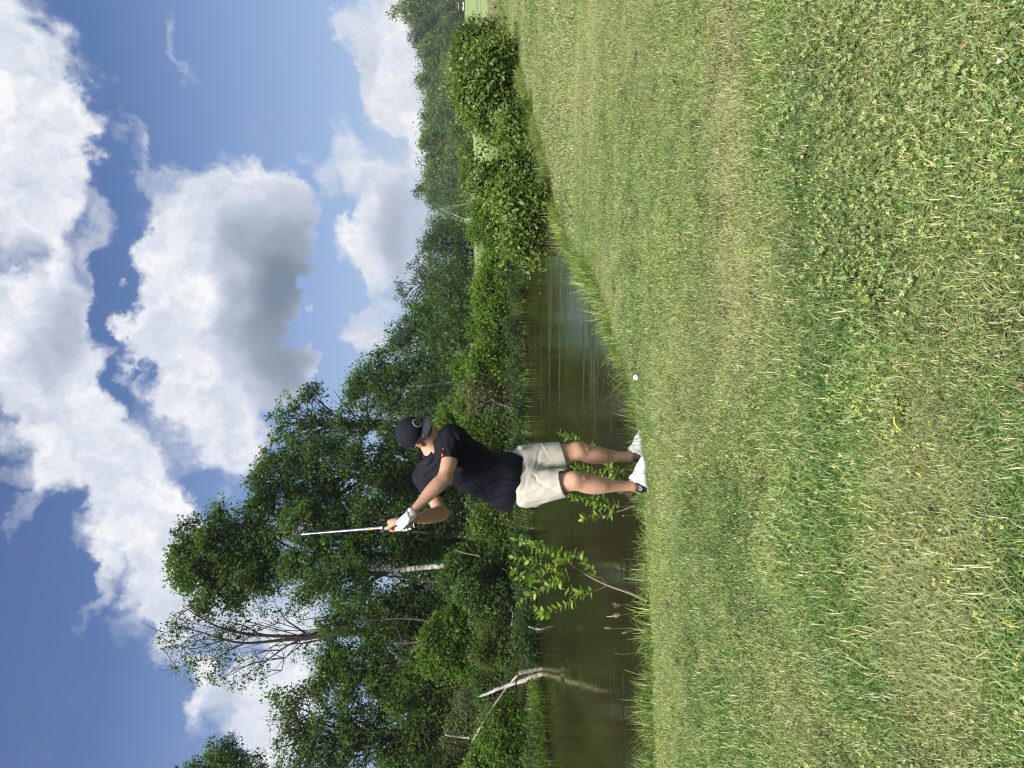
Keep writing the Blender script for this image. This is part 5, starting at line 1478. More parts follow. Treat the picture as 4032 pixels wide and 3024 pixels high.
# ---- the body, one continuous surface
lo = np.array([-1.05, 4.42, -.04]); hi = np.array([-.10, 5.4, 1.84])
S = SDF(lo, hi, .0058)
def limb(a, b, prof, k=.03, bow=(0, 0, 0)):
    a, b = np.array(a), np.array(b); bow = np.array(bow); n = len(prof)
    t = np.linspace(0, 1, 19); x = np.linspace(0, 1, n); prof = np.array(prof)
    m_ = np.gradient(prof, x); i = np.clip((t * (n - 1)).astype(int), 0, n - 2); u = t * (n - 1) - i; h = 1 / (n - 1)
    R = (2 * u ** 3 - 3 * u ** 2 + 1) * prof[i] + (u ** 3 - 2 * u ** 2 + u) * h * m_[i] + (-2 * u ** 3 + 3 * u ** 2) * prof[i + 1] + (u ** 3 - u ** 2) * h * m_[i + 1]
    P = a + (b - a) * t[:, None] + bow * np.sin(math.pi * t)[:, None]
    S.poly(P, R, k)
# legs
limb(J['hipR'], J['kneeR'], [.088, .086, .080, .070, .060], bow=(0, 0, 0))
limb(J['hipL'], J['kneeL'], [.088, .086, .080, .070, .060])
for s_ in 'RL':
    kn, an = J['knee' + s_], J['ank' + s_]
    limb(kn, an, [.054, .058, .0615, .058, .048, .039, .035, .036], bow=(-.014, .004, 0))
    mid = kn + (an - kn) * .30
    S.ell(mid + np.array([-.024, .0, 0]), (.048, .050, .105), k=.03)
    S.ell(kn + np.array([.022, -.012, .006]), (.036, .040, .046), k=.022)      # kneecap
    S.ell(kn + np.array([.020, -.012, -.055]), (.026, .030, .03), k=.02)
    S.ell(an + np.array([.004, -.020, .002]), (.016, .012, .016), k=.012)    # ankle bone
    S.cone(an, .031, an + np.array([.012, .0, -.05]), .022, k=.01)
# trunk and shoulders, kept inside the clothes
S.cone(J['pelvis'], .11, J['waist'], .095, k=.03); S.cone(J['waist'], .095, J['chest'], .092, k=.03)
S.cone(J['chest'], .085, J['neck'] + np.array([0, 0, -.05]), .08, k=.04)
S.cone(J['shL'], .048, J['shR'], .048, k=.03)
# arms
limb(J['shL'], J['elL'], [.052, .056, .054, .050, .044], k=.02, bow=(0, -.012, -.012))
limb(J['elL'], J['wrL'], [.045, .049, .047, .041, .033, .027, .0255], k=.015, bow=(0, 0, .004))
S.ell(J['elL'] + np.array([-.012, .01, -.022]), (.026, .026, .026), k=.02)
limb(J['shR'], J['elR'], [.052, .052, .048, .045], k=.02)
limb(J['elR'], J['wrR'], [.045, .050, .049, .043, .034, .028, .026], k=.018)
S.ell(J['elR'] + np.array([.004, .0, -.016]), (.036, .034, .036), k=.02)
# neck and head
hd = J['head']
fdir = unit([.60, -.72, -.56])                       # where the face points
hup = unit(np.array([-.02, -.16, 1.0])); hup = unit(hup - fdir * (hup @ fdir)); hside = np.cross(fdir, hup)   # hside: to the man's right... of the face
HR = np.stack([fdir, hside, hup], 1)
def hp(f, s, u): return hd + fdir * f + hside * s + hup * u
S.cone(J['neck'] + np.array([.0, .0, -.02]), .060, hd + hup * -.05 - fdir * .02, .060, k=.03)
S.ell(hp(-.012, 0, .035), (.098, .077, .098), HR, k=.02)
S.ell(hp(.022, 0, -.022), (.070, .062, .085), HR, k=.03)
S.cone(hp(.062, 0, -.098), .021, hp(.054, 0, -.088), .026, k=.025)             # chin
for sg in (-1, 1):
    S.cone(hp(.055, sg * .018, -.094), .017, hp(-.028, sg * .056, -.052), .019, k=.022)   # jaw
    S.ell(hp(.060, sg * .034, -.020), (.020, .020, .018), HR, k=.02)              # cheekbone
    S.ell(hp(.078, sg * .030, .010), (.012, .017, .010), HR, k=.008, sub=True)    # eye socket
S.cone(hp(.090, 0, .012), .0085, hp(.112, 0, -.026), .0125, k=.008)
for sg in (-1, 1): S.ell(hp(.102, sg * .011, -.031), (.009, .008, .007), HR, k=.006)
S.ell(hp(.086, 0, -.056), (.014, .025, .0065), HR, k=.006)                        # lips
S.ell(hp(.084, 0, -.067), (.013, .021, .007), HR, k=.006)
S.ell(hp(.099, 0, -.0612), (.010, .024, .0014), HR, k=.002, sub=True)
for sg in (-1, 1):
    er = np.stack([unit(fdir * .9 + hside * sg * -.35), unit(hside * sg + fdir * .3), hup], 1)
    S.ell(hp(-.012, sg * .084, -.006), (.020, .0085, .034), er, k=.006)
    S.ell(hp(-.006, sg * .091, -.002), (.010, .005, .020), er, k=.003, sub=True)
    S.ell(hp(-.004, sg * .087, -.006), (.005, .006, .010), er, k=.004)
# hands on the grip
gL = BUTT + cdir * .075; gR = BUTT + cdir * .158
palm = unit([.50, -.80, -.25])
build_hand(S, gR, cdir, J['wrR'] + np.array([0, 0, .02]), .0125, unit([.75, -.35, -.1]), scale=1.02)
Vb, Fb = S.mesh(); Vb = relax(Vb, Fb, 2, .5)
body = child('body', mesh_np('body', Vb, Fb, SK, smooth=True), person)
body.data.materials.append(SKR)
# ruddier ears and knuckles
cen = Vb[Fb].mean(1)
ear = np.min([np.linalg.norm(cen - hp(-.010, sg * .086, -.004), axis=1) for sg in (-1, 1)], 0) < .034
knk = np.linalg.norm(cen - (gR - unit([.2, -.9, 0]) * -.0), axis=1) < .058
body.data.polygons.foreach_set('material_index', (ear | knk).astype(np.int32))

# ---- gloved left hand
S = SDF(gL - .16, gL + .16, .0036)
build_hand(S, gL, cdir, J['wrL'], .0125, unit([.62, -.74, -.15]), scale=1.09, thumb=True)
S.cone(J['wrL'] + unit(J['wrL'] - J['elL']) * -.004, .0305, J['wrL'] + unit(gL - J['wrL']) * .03, .030, k=.012)
X, Y, Z = S.coords()
cut = (X - J['wrL'][0]) * unit(J['elL'] - J['wrL'])[0] + (Y - J['wrL'][1]) * unit(J['elL'] - J['wrL'])[1] + (Z - J['wrL'][2]) * unit(J['elL'] - J['wrL'])[2]
S.d = np.maximum(S.d, (cut - .012).astype(np.float32))
S.d += (.0016 * np.sin((X * 240 + Z * 120) + 3 * vn(X * 40, Y * 40, Z * 40))).astype(np.float32)
V, Fc = S.mesh(); V = relax(V, Fc, 1, .4)
glove = child('glove', mesh_np('glove', V, Fc, WHITE, smooth=True), person, label='white leather golf glove on the left hand')
fa = unit(J['elL'] - J['wrL'])
def ribbon(path, width_dir, w, th, mat, name, parent, label=None):
    path = np.array(path, float); wd = np.array([unit(width_dir)] * len(path)) * np.asarray(w).reshape(-1, 1) / 2
    t = np.gradient(path, axis=0); t /= np.linalg.norm(t, axis=1)[:, None]; nn = np.cross(t, wd); nn /= np.linalg.norm(nn, axis=1)[:, None]
    n = len(path)
    V = np.concatenate([path + wd + nn * th, path - wd + nn * th, path + wd - nn * th, path - wd - nn * th]); i = np.arange(n - 1)
    F = np.concatenate([np.stack([i, i + 1, n + i + 1, n + i], 1), np.stack([2 * n + i, 3 * n + i, 3 * n + i + 1, 2 * n + i + 1], 1), np.stack([i, 2 * n + i, 2 * n + i + 1, i + 1], 1), np.stack([n + i, n + i + 1, 3 * n + i + 1, 3 * n + i], 1),
                        np.array([[0, n, 3 * n, 2 * n], [n - 1, 3 * n - 1, 4 * n - 1, 2 * n - 1]])])
    return child(name, mesh_np(name, V, F, mat, smooth=False), parent, label)
# strap with its loose corner and small curved mark
bk = A_(1606, 2034, 4.555)
ribbon([A_(1612, 2050, 4.572), A_(1604, 2036, 4.556), A_(1605, 2020, 4.575), A_(1601, 2009, 4.59)], A_(1560, 2030, 4.6) - A_(1600, 2030, 4.6), [.030, .032, .026, .004], .0015, WHITE, 'glove_strap', glove)
ribbon([A_(1589.5, 2037, 4.548), A_(1593, 2033.5, 4.545), A_(1597, 2035, 4.544), A_(1601, 2038, 4.546)], A_(1600, 2046, 4.6) - A_(1600, 2030, 4.6), [.001, .006, .004, .001], .001, PURP, 'logo', glove)

def creases(S, lines, D, A, w):
    X, Y, Z = S.coords()
    for (x0, y0), (x1, y1), a_, w_ in lines:
        p, q_ = A_(x0, y0, D), A_(x1, y1, D); d = (q_ - p)[[0, 2]]; L = d @ d
        t = ((X - p[0]) * d[0] + (Z - p[2]) * d[1]) / L; tc = np.clip(t, 0, 1)
        wob = .006 * np.sin(t * 7 + x0)
        dist = ((X - p[0] - tc * d[0]) * -d[1] + (Z - p[2] - tc * d[1]) * d[0]) / math.sqrt(L) + wob
        end = np.hypot(X - p[0] - tc * d[0], Z - p[2] - tc * d[1])
        g = np.exp(-(dist / (w * w_)) ** 2) * np.sin(np.clip(t * .9 + .08, 0, 1) * math.pi) ** .7 * (end < .06)
        S.d += (a_ * A * g - a_ * A * .6 * np.exp(-((dist - 1.8 * w * w_) / (w * w_)) ** 2) * np.sin(np.clip(t, 0, 1) * math.pi)).astype(np.float32)

# ---- golf shirt: shaped over the body, with drapes
S = SDF(np.array([-1.0, 4.5, .72]), np.array([-.05, 5.42, 1.66]), .0062)
hemc = A_(2034, 1888, 5.03)
S.ell(A_(2000, 1895, 5.03), (.200, .150, .15), k=.05)
S.cone(A_(2045, 1890, 5.03), .150, A_(1990, 1893, 5.03), .170, k=.05, flat=((0, 1, 0), 1.15))
S.cone(A_(1990, 1893, 5.03), .165, A_(1900, 1866, 5.0), .142, k=.06, flat=((0, 1, 0), 1.15))
S.cone(A_(1900, 1866, 5.0), .142, A_(1800, 1825, 4.98), .148, k=.06, flat=((0, 1, 0), 1.1))
S.cone(A_(1800, 1825, 4.98), .130, A_(1735, 1800, 4.98), .115, k=.06)
S.cone(J['shL'] + np.array([-.01, 0, -.01]), .082, J['shR'] + np.array([.01, 0, -.01]), .074, k=.06)
S.cone(A_(1760, 1790, 4.96), .10, J['shR'] + np.array([.03, 0, -.05]), .10, k=.05)
S.cone(A_(1800, 1740, 4.93), .085, A_(1880, 1800, 4.98), .09, k=.06)
S.cone(J['neck'] + np.array([0, .0, -.07]), .082, J['neck'] + np.array([0, .02, -.04]), .066, k=.04)
# left sleeve, across the chest, and right sleeve behind
uL = unit(J['elL'] - J['shL']); cuffL = J['shL'] + uL * .175
S.cone(J['shL'], .080, cuffL + uL * .02, .0745, k=.03)
S.cone(J['shL'] + np.array([.02, 0, .01]), .062, J['shL'], .07, k=.03)
uR = unit(J['elR'] - J['shR']); cuffR = J['shR'] + uR * .17
S.cone(J['shR'], .078, cuffR + uR * .02, .070, k=.03)
X, Y, Z = S.coords()
# hem plane tilts with the hips: lower at the back
h0 = A_(2062, 1767, 5.02); h1 = A_(2008, 2018, 5.02)
hx = (X - h0[0]) / (h1[0] - h0[0]); hemz = h0[2] + (h1[2] - h0[2]) * np.clip(hx, -.3, 1.3) ** 1.0 - .012 * np.sin(np.clip(hx, 0, 1) * math.pi)
folds = .0075 * np.sin(((X * .55 + Z * .9) * 52) + 5 * vn(X * 7, Y * 7, Z * 7)) * (vn(X * 5 + 9, Y * 5, Z * 5) + .5).clip(0, 1) ** 1.5
folds += .006 * np.sin(X * 62 + Y * 30 + 5 * vn(X * 6, Y * 6, Z * 4 + 3)) * np.clip((hemz + .28 - Z) / .28, 0, 1)
folds += .010 * vn(X * 14, Y * 14, Z * 14)
# deep pull lines radiating from the armpit
ap = A_(1810, 1800, 4.85); rx, rz = X - ap[0], Z - ap[2]; ang = np.arctan2(rz, rx); rad = np.hypot(rx, rz)
folds += .0008 * np.sin(ang * 15 + 2 * vn(X * 8, Y * 8, Z * 8)) * np.exp(-((rad - .12) / .10) ** 2)
S.d = (S.d + folds.astype(np.float32))
creases(S, [((1800, 1850), (1965, 1775), 1, 1), ((1830, 1900), (1990, 1800), 1.1, 1.1), ((1880, 1935), (2020, 1850), 1, 1), ((1860, 1870), (1930, 1960), .8, .8), ((1925, 1980), (2030, 1930), .9, 1),
            ((1770, 1930), (1850, 1880), .9, .8), ((1780, 1690), (1830, 1790), .9, .8), ((1815, 1720), (1880, 1790), 1, .9), ((1690, 1860), (1750, 1810), .9, .8), ((1660, 1890), (1720, 1850), .8, .8), ((1950, 1900), (2040, 1900), .8, .9), ((1745, 1720), (1765, 1790), .8, .7)], 4.93, .0085, .011)
S.d = np.maximum(S.d, (hemz - Z).astype(np.float32))
def planecut(p, n): return ((X - p[0]) * n[0] + (Y - p[1]) * n[1] + (Z - p[2]) * n[2])
for cf, u in ((cuffL, uL), (cuffR, uR)):
    pl = planecut(cf, u); nearc = np.sqrt((X - cf[0]) ** 2 + (Y - cf[1]) ** 2 + (Z - cf[2]) ** 2) < .125
    # only the sleeve is cut, not the trunk it lies against
    trunk = SDF.smin(np.sqrt((X - J['chest'][0]) ** 2 + (Y - J['chest'][1] - .02) ** 2 + ((Z - J['chest'][2]) * .7) ** 2) - .135, 9, 0)
    S.d = np.where(nearc & (trunk > .0), np.maximum(S.d, pl), S.d).astype(np.float32)
V, Fc = S.mesh(); V = relax(V, Fc, 2, .5)
shirt = child('shirt', mesh_np('shirt', V, Fc, NAVY, smooth=True), person, label='black short sleeved polo shirt')
# collar: two folded leaves round the neck
nk = J['neck'] + np.array([0, .0, .012])
tax = unit(hd - J['neck'] + np.array([-.02, 0, .05])); ca = unit(np.cross(tax, [0, 1, 0])); cb = np.cross(tax, ca)
th = np.linspace(-math.pi * 1.08, math.pi * .88, 40)
def ring(r_, z_, th): return nk + (np.cos(th)[:, None] * ca + np.sin(th)[:, None] * cb) * np.asarray(r_).reshape(-1, 1) + tax * np.asarray(z_).reshape(-1, 1)
front = np.exp(-((np.abs(th + .1) - math.pi) / .5) ** 2)
r1 = ring(.070, .012, th); r2 = ring(.073, .020, th); r3 = ring(.092 + .012 * front, -.020 - .030 * front, th)
n = len(th); V = np.concatenate([r1, r2, r3, ring(.089 + .012 * front, -.024 - .030 * front, th)]); i = np.arange(n - 1)
Fc = np.concatenate([np.stack([i, i + 1, n + i + 1, n + i], 1), np.stack([n + i, n + i + 1, 2 * n + i + 1, 2 * n + i], 1), np.stack([2 * n + i, 2 * n + i + 1, 3 * n + i + 1, 3 * n + i], 1), np.stack([3 * n + i, 3 * n + i + 1, i + 1, i], 1)])
child('collar', mesh_np('collar', V, Fc, NAVY2, smooth=True), shirt)

def snap(o_me_V, o_me_F, p, d):
    """front surface point of a mesh along d from p (numpy triangles are few enough for a BVH)"""
    from mathutils.bvhtree import BVHTree
    return BVHTree.FromPolygons([tuple(v) for v in o_me_V], [tuple(int(q) for q in f) for f in o_me_F])
bvh = snap(V * 0 + V, Fc, None, None)
Vs = np.empty(len(shirt.data.vertices) * 3, np.float32); shirt.data.vertices.foreach_get('co', Vs); Vs = Vs.reshape(-1, 3)
Fs = np.empty(len(shirt.data.polygons) * 4, np.int32); shirt.data.polygons.foreach_get('vertices', Fs); Fs = Fs.reshape(-1, 4)
bsh = snap(Vs, Fs, None, None)
def on_surf(bv, px, py, lift=.0015):
    o = Vector((0, 0, CAM_H)); d = ray(px, py).normalized()
    h, nr, ix, ds = bv.ray_cast(o, d)
    if h is None: return None, None
    if nr.dot(d) > 0: nr = -nr
    return np.array(h) + np.array(nr) * lift, np.array(nr)
def patch(bv, poly, mat, name, parent, lift=.002):
    """flat print laid on a surface: outline in photo pixels"""
    V = [on_surf(bv, *q, lift)[0] for q in poly]
    if any(v is None for v in V): return
    V = np.array(V); c = V.mean(0, keepdims=True)
    n = len(V); Fp = np.array([(n, i, (i + 1) % n) for i in range(n)])
    return child(name, mesh_np(name, np.concatenate([V, c]), Fp, mat), parent)
def disc(cx, cy, rx, ry, n=12): return [(cx + rx * math.cos(a), cy + ry * math.sin(a)) for a in np.arange(n) * 2 * math.pi / n]
patch(bsh, disc(1756, 1805, 3, 4), plain('button_white', (.8, .8, .82), .4), 'cuff_mark', shirt, .003)
patch(bsh, [(1738, 1792), (1741, 1786), (1744, 1787), (1743, 1795), (1740, 1798)], CORAL, 'logo', shirt, .003)
patch(bsh, [(1741, 1765), (1744, 1762), (1747, 1768), (1746, 1773), (1743, 1771)], CORAL, 'logo', shirt, .003)

# ---- shorts
S = SDF(np.array([-1.0, 4.6, .40]), np.array([-.10, 5.42, 1.0]), .0062)
S.cone(A_(2010, 1888, 5.03), .135, A_(2070, 1880, 5.04), .140, k=.05)
hR, hL = J['hipR'], J['hipL']
legR_end = J['kneeR'] + (J['hipR'] - J['kneeR']) * .27; legL_end = J['kneeL'] + (J['hipL'] - J['kneeL']) * .34
S.cone(hR + np.array([-.012, 0, .02]), .122, legR_end, .1005, k=.04); S.cone(hL + np.array([.006, 0, .02]), .122, legL_end, .0925, k=.035)
S.ell(A_(2110, 1935, 5.06), (.10, .11, .10), k=.05)
X, Y, Z = S.coords()
cr = vn(X * 6 + 4, Y * 6, Z * 6)
S.d += (.0030 * np.sin((Z * .75 + X * .9) * 70 + 6 * cr) * (vn(X * 5, Y * 5, Z * 5 + 8) + .45).clip(0, 1) + .010 * vn(X * 16, Y * 16, Z * 16)).astype(np.float32)
crotch = A_(2095, 1862, 4.86); rr_ = np.hypot(X - crotch[0], Z - crotch[2]); an_ = np.arctan2(Z - crotch[2], X - crotch[0])
creases(S, [((2098, 1862), (2140, 1760), 1, .9), ((2100, 1864), (2190, 1800), .9, .9), ((2095, 1866), (2120, 1900), 1.1, .8), ((2075, 1875), (2040, 1950), .9, .9), ((2110, 1885), (2190, 1935), .8, 1), ((2050, 1960), (2130, 1915), .9, .8),
            ((2070, 1985), (2150, 1960), .8, .8), ((2090, 1800), (2060, 1850), .8, .9), ((2130, 1790), (2195, 1760), .8, .8), ((2120, 1745), (2170, 1810), .6, .8), ((2040, 1995), (2060, 1930), .8, .8)], 4.93, .0045, .009)
for leg, uu, px_c, hole in ((legR_end, unit(J['kneeR'] - J['hipR']), None, .0850), (legL_end, unit(J['kneeL'] - J['hipL']), None, .0780)):
    pc_ = leg + uu * .012
    nrm = unit(uu + np.array([.06, 0, 0]))
    pl = planecut(pc_, nrm)
    near_ = np.sqrt((X - pc_[0]) ** 2 + (Y - pc_[1]) ** 2) < .135
    side_ = (X < (legR_end[0] + legL_end[0]) / 2) if leg is legR_end else (X >= (legR_end[0] + legL_end[0]) / 2)
    S.d = np.where(side_, np.maximum(S.d, pl), S.d).astype(np.float32)
    S.cone(pc_ + uu * .03, hole, pc_ - uu * .05, hole - .002, k=0, sub=True)
V, Fc = S.mesh(); V = relax(V, Fc, 1, .5)
shorts = child('shorts', mesh_np('shorts', V, Fc, SAND, smooth=True), person, label='sand coloured knee length shorts')
S = SDF(A_(2052, 1764, 4.99) - .06, A_(2052, 1764, 4.99) + .06, .004)
S.ell(A_(2051, 1763, 4.99), (.018, .02, .024), k=.01)
V, Fc = S.mesh(); child('pocket_bulge', mesh_np('pocket_bulge', V, Fc, SAND, smooth=True), shorts)

# ---- cap
S = SDF(hd - .20, hd + .24, .005)
X, Y, Z = S.coords()
S.ell(hp(-.012, 0, .052), (.113, .094, .103), HR, k=.01)
S.ell(hp(.010, 0, .075), (.086, .082, .078), HR, k=.03)
Pf = (X - hd[0]) * fdir[0] + (Y - hd[1]) * fdir[1] + (Z - hd[2]) * fdir[2]
Pu = (X - hd[0]) * hup[0] + (Y - hd[1]) * hup[1] + (Z - hd[2]) * hup[2]
Ps = (X - hd[0]) * hside[0] + (Y - hd[1]) * hside[1] + (Z - hd[2]) * hside[2]
S.d = np.maximum(S.d, (.034 - Pu).astype(np.float32))
# panel seams
for a in (0, math.pi / 3, 2 * math.pi / 3):
    w = np.abs(-math.sin(a) * Pf + math.cos(a) * Ps); S.d += (.0016 * np.exp(-(w / .004) ** 2)).astype(np.float32)
V, Fc = S.mesh(); V = relax(V, Fc, 1, .4)
capo = child('cap', mesh_np('cap', V, Fc, CAPM, smooth=True), person, label='dark baseball cap with a round badge')
capbvh = snap(V, Fc, None, None)
# brim
nu, nv = 14, 22; BV = []
for lay in (0, 1):
    for i in range(nu):
        a = i / (nu - 1)
        for j in range(nv):
            b_ = (j / (nv - 1)) * 2 - 1
            ang = b_ * 1.22
            rin_f, rin_s = .098 * math.cos(ang), .090 * math.sin(ang)
            ext = .076 * (1 - abs(b_) ** 2.6) * a
            f_ = rin_f + ext; s_ = rin_s * (1 + .04 * a)
            u_ = .040 - .030 * a * (1 - abs(b_) ** 2) - 5.2 * s_ * s_ * (.35 + .65 * a) + .0 - (.0035 if lay else 0)
            BV.append(hp(f_ - .006, s_, u_))
BV = np.array(BV); n1 = nu * nv
q = [(i * nv + j, i * nv + j + 1, (i + 1) * nv + j + 1, (i + 1) * nv + j) for i in range(nu - 1) for j in range(nv - 1)]
Fq = np.array(q); Fq2 = Fq[:, ::-1] + n1
edge = [((nu - 1) * nv + j, (nu - 1) * nv + j + 1, n1 + (nu - 1) * nv + j + 1, n1 + (nu - 1) * nv + j) for j in range(nv - 1)]
child('brim', mesh_np('brim', BV, np.concatenate([Fq, Fq2, np.array(edge)]), CAPB, smooth=True), capo)
S = SDF(hp(-.008, 0, .155) - .03, hp(-.008, 0, .155) + .03, .003); S.ell(hp(-.008, 0, .156), (.010, .010, .006), HR, k=.004)
V, Fc = S.mesh(); child('button', mesh_np('button', V, Fc, CAPM, smooth=True), capo)
# round badge: cream ring, blue disc, inner circles
def badge(r0, r1, mat, name, lift, n=36, cx=None):
    V = []
    c = hp(.0, .0, .0)
    for rr2 in (r0, r1):
        for a in np.arange(n) * 2 * math.pi / n:
            p = hp(.30, rr2 * math.cos(a), .072 + rr2 * math.sin(a))
            h, nr, ix, ds = capbvh.ray_cast(Vector(p), Vector(-fdir))
            V.append(np.array(h) + fdir * lift)
    i = np.arange(n)
    return child(name, mesh_np(name, np.array(V), np.stack([i, (i + 1) % n, n + (i + 1) % n, n + i], 1), mat), capo)
BLUE = plain('badge_blue', (.035, .050, .085), .7, .2)
badge(.0265, .0315, CREAM, 'badge_ring', .0030)
badge(.0005, .0266, BLUE, 'badge_disc', .0022)
badge(.0225, .0236, plain('badge_grey', (.16, .19, .26), .7), 'badge_lettering', .0028)
badge(.0085, .0100, plain('badge_grey2', (.16, .19, .26), .7), 'badge_circle', .0028)
for a in range(4):
    r2 = .0045; V = []
    for q in range(8):
        p = hp(.30, r2 * math.cos(a * 1.57 + .78) + .0022 * math.cos(q * .785), .072 + r2 * math.sin(a * 1.57 + .78) + .0022 * math.sin(q * .785))
        V.append(np.array(capbvh.ray_cast(Vector(p), Vector(-fdir))[0]) + fdir * .0030)
    child('badge_emblem', mesh_np('badge_emblem', np.array(V), [np.array([list(range(8))])], plain('badge_grey3', (.16, .19, .26), .7)), capo)

# ---- sunglasses
gl = None
def lensmesh(sg):
    V = []; nA, nB = 9, 7
    for i in range(nA):
        for j in range(nB):
            s_ = sg * (.008 + .058 * i / (nA - 1)); u_ = .008 - .046 * j / (nB - 1) * (1 - .35 * (i / (nA - 1)) ** 2) 
            f_ = .110 - 6.4 * s_ * s_
            V.append(hp(f_, s_, u_))
    Fq = np.array([(i * nB + j, i * nB + j + 1, (i + 1) * nB + j + 1, (i + 1) * nB + j) for i in range(nA - 1) for j in range(nB - 1)])
    if sg > 0: Fq = Fq[:, ::-1]
    V = np.array(V); n0 = len(V)
    V2 = V - fdir * .0025
    return np.concatenate([V, V2]), np.concatenate([Fq, Fq[:, ::-1] + n0])
v, f = merge([tube([hp(.108, -.010, .010), hp(.114, 0, .013), hp(.108, .010, .010)], .0028, 6)])
gl = child('sunglasses', mesh_np('sunglasses', v, f, LENS, smooth=True), person, label='dark wraparound sunglasses')
for sg in (-1, 1):
    V, Fc = lensmesh(sg); child('lens', mesh_np('lens', V, Fc, LENS, smooth=True), gl)
    child('temple_arm', mesh_np('temple_arm', *tube([hp(.082, sg * .066, .018), hp(.05, sg * .080, .018), hp(.01, sg * .086, .017), hp(-.02, sg * .085, .012)], .0032, 6), LENS, smooth=True), gl)

# ---- shoes
def shoe(side, ank, toe, heel, label):
    ank, toe, heel = map(np.array, (ank, toe, heel))
    ax_ = unit((toe - heel) * np.array([1, 1, 0])); sd_ = np.cross([0, 0, 1], ax_); L = np.linalg.norm((toe - heel)[:2])
    z0 = min(toe[2], heel[2]) 
    R = np.stack([ax_, sd_, np.array([0, 0, 1.])], 1)
    def q(a, s, u): return heel * np.array([1, 1, 0]) + np.array([0, 0, z0]) + ax_ * a * L + sd_ * s + np.array([0, 0, u])
    S = SDF(np.minimum(toe, heel) - np.array([.09, .09, .04]), np.maximum(toe, heel) + np.array([.09, .09, .20]), .0045)
    S.cone(q(.17, 0, .042), .041, q(.42, 0, .040), .040, k=.03); S.cone(q(.42, .002, .038), .037, q(.74, .004, .032), .035, k=.03)
    S.ell(q(.80, .004, .026), (.058, .042, .020), R, k=.03)
    S.cone(q(.17, 0, .045), .041, q(.20, 0, .082), .042, k=.03)
    S.cone(q(.44, 0, .055), .036, q(.34, 0, .095), .038, k=.03)
    S.cone(q(.50, .0, .058), .028, q(.66, .0, .046), .03, k=.03)
    X, Y, Z = S.coords()
    S.d = np.maximum(S.d, (z0 + .004 - Z).astype(np.float32))
    d0 = S.d.copy()
    a_ = (X - heel[0]) * ax_[0] + (Y - heel[1]) * ax_[1]
    # opening at the collar
    S.cone(q(.22, 0, .098), .034, q(.22, 0, .16), .040, k=.006, sub=True)
    S.d = np.maximum(S.d, ((Z - z0) - (.088 + .16 * np.clip(a_ / L - .12, 0, 1))).astype(np.float32))
    full = S.d.copy()
    V, Fc = S.mesh(); V = relax(V, Fc, 1, .4)
    o = child('shoe', mesh_np('shoe', V, Fc, SHOE, smooth=True), person, label=label)
    o.data.materials.append(DNAVY)
    cen = V[Fc].mean(1); al = ((cen - heel) @ ax_) / L; up = cen[:, 2] - z0
    dark = (al < .035 + .20 * np.clip((up - .01) / .08, 0, 1)) & (up > .012)
    o.data.polygons.foreach_set('material_index', dark.astype(np.int32))
    bv = snap(V, Fc, None, None)
    # sole edge
    # laces across the instep
    for k_ in range(6):
        t = k_ / 5; a0 = .40 + .28 * t; pts = []
        for s_ in np.linspace(-.026 + .004 * t, .026 - .004 * t, 7):
            h = bv.ray_cast(Vector(q(a0 + .02 * math.sin(s_ * 60 + k_ * 3.1), s_, .22)), Vector((0, 0, -1)))[0]
            if h is not None: pts.append(np.array(h) + np.array([0, 0, .002]))
        if len(pts) > 3: child('lace', mesh_np('lace', *tube(pts, .0026, 5), LACE, smooth=True), o)
    for sg in (-1, 1):
        tp = q(.36, sg * .012, .105)
        child('lace', mesh_np('lace_loop', *tube([tp, tp + ax_ * .012 + sd_ * sg * .022 + np.array([0, 0, .006]), tp + ax_ * .03 + sd_ * sg * .030 + np.array([0, 0, -.010]), tp + ax_ * .02 + sd_ * sg * .012 + np.array([0, 0, -.006])], .0024, 5), LACE, smooth=True), o)
    child('pull_tab', mesh_np('pull_tab', *tube([q(.33, 0, .098), q(.31, 0, .118), q(.315, 0, .128)], [.011, .009, .004], 6), SHOE, smooth=True), o)
    return o, bv, q
hz_R = hz1(-.69, 4.93); hz_L = hz1(-.52, 5.16)
def gnd(px, py, D, z): p = A_(px, py, D); p[2] = z; return p
sR, bR, qR = shoe('R', J['ankR'], gnd(2535, 1801, 4.985, hz_R - .002), gnd(2545, 1936, 4.905, hz_R - .002), 'white golf shoe with dark heel on the right foot, nearer the camera')
sL, bL, qL = shoe('L', J['ankL'], gnd(2517, 1690, 5.22, hz_L - .002), gnd(2521, 1820, 5.135, hz_L - .002), 'white golf shoe with dark heel on the left foot, farther away')
patch(bR, [(2507, 1921), (2515, 1913), (2521, 1915), (2527, 1923), (2524, 1931), (2514, 1928)], WHITE, 'heel_panel', sR, .002)
patch(bR, [(2512, 1921), (2516, 1917), (2520, 1919), (2522, 1924), (2519, 1926), (2514, 1925)], RED, 'red_patch', sR, .0035)
patch(bL, [(2496, 1791), (2503, 1785), (2511, 1793), (2514, 1803), (2508, 1800), (2500, 1797)], WHITE, 'heel_panel', sL, .002)
patch(bL, [(2500, 1791), (2504, 1788), (2508, 1794), (2509, 1798), (2504, 1797)], RED, 'red_patch', sL, .0035)

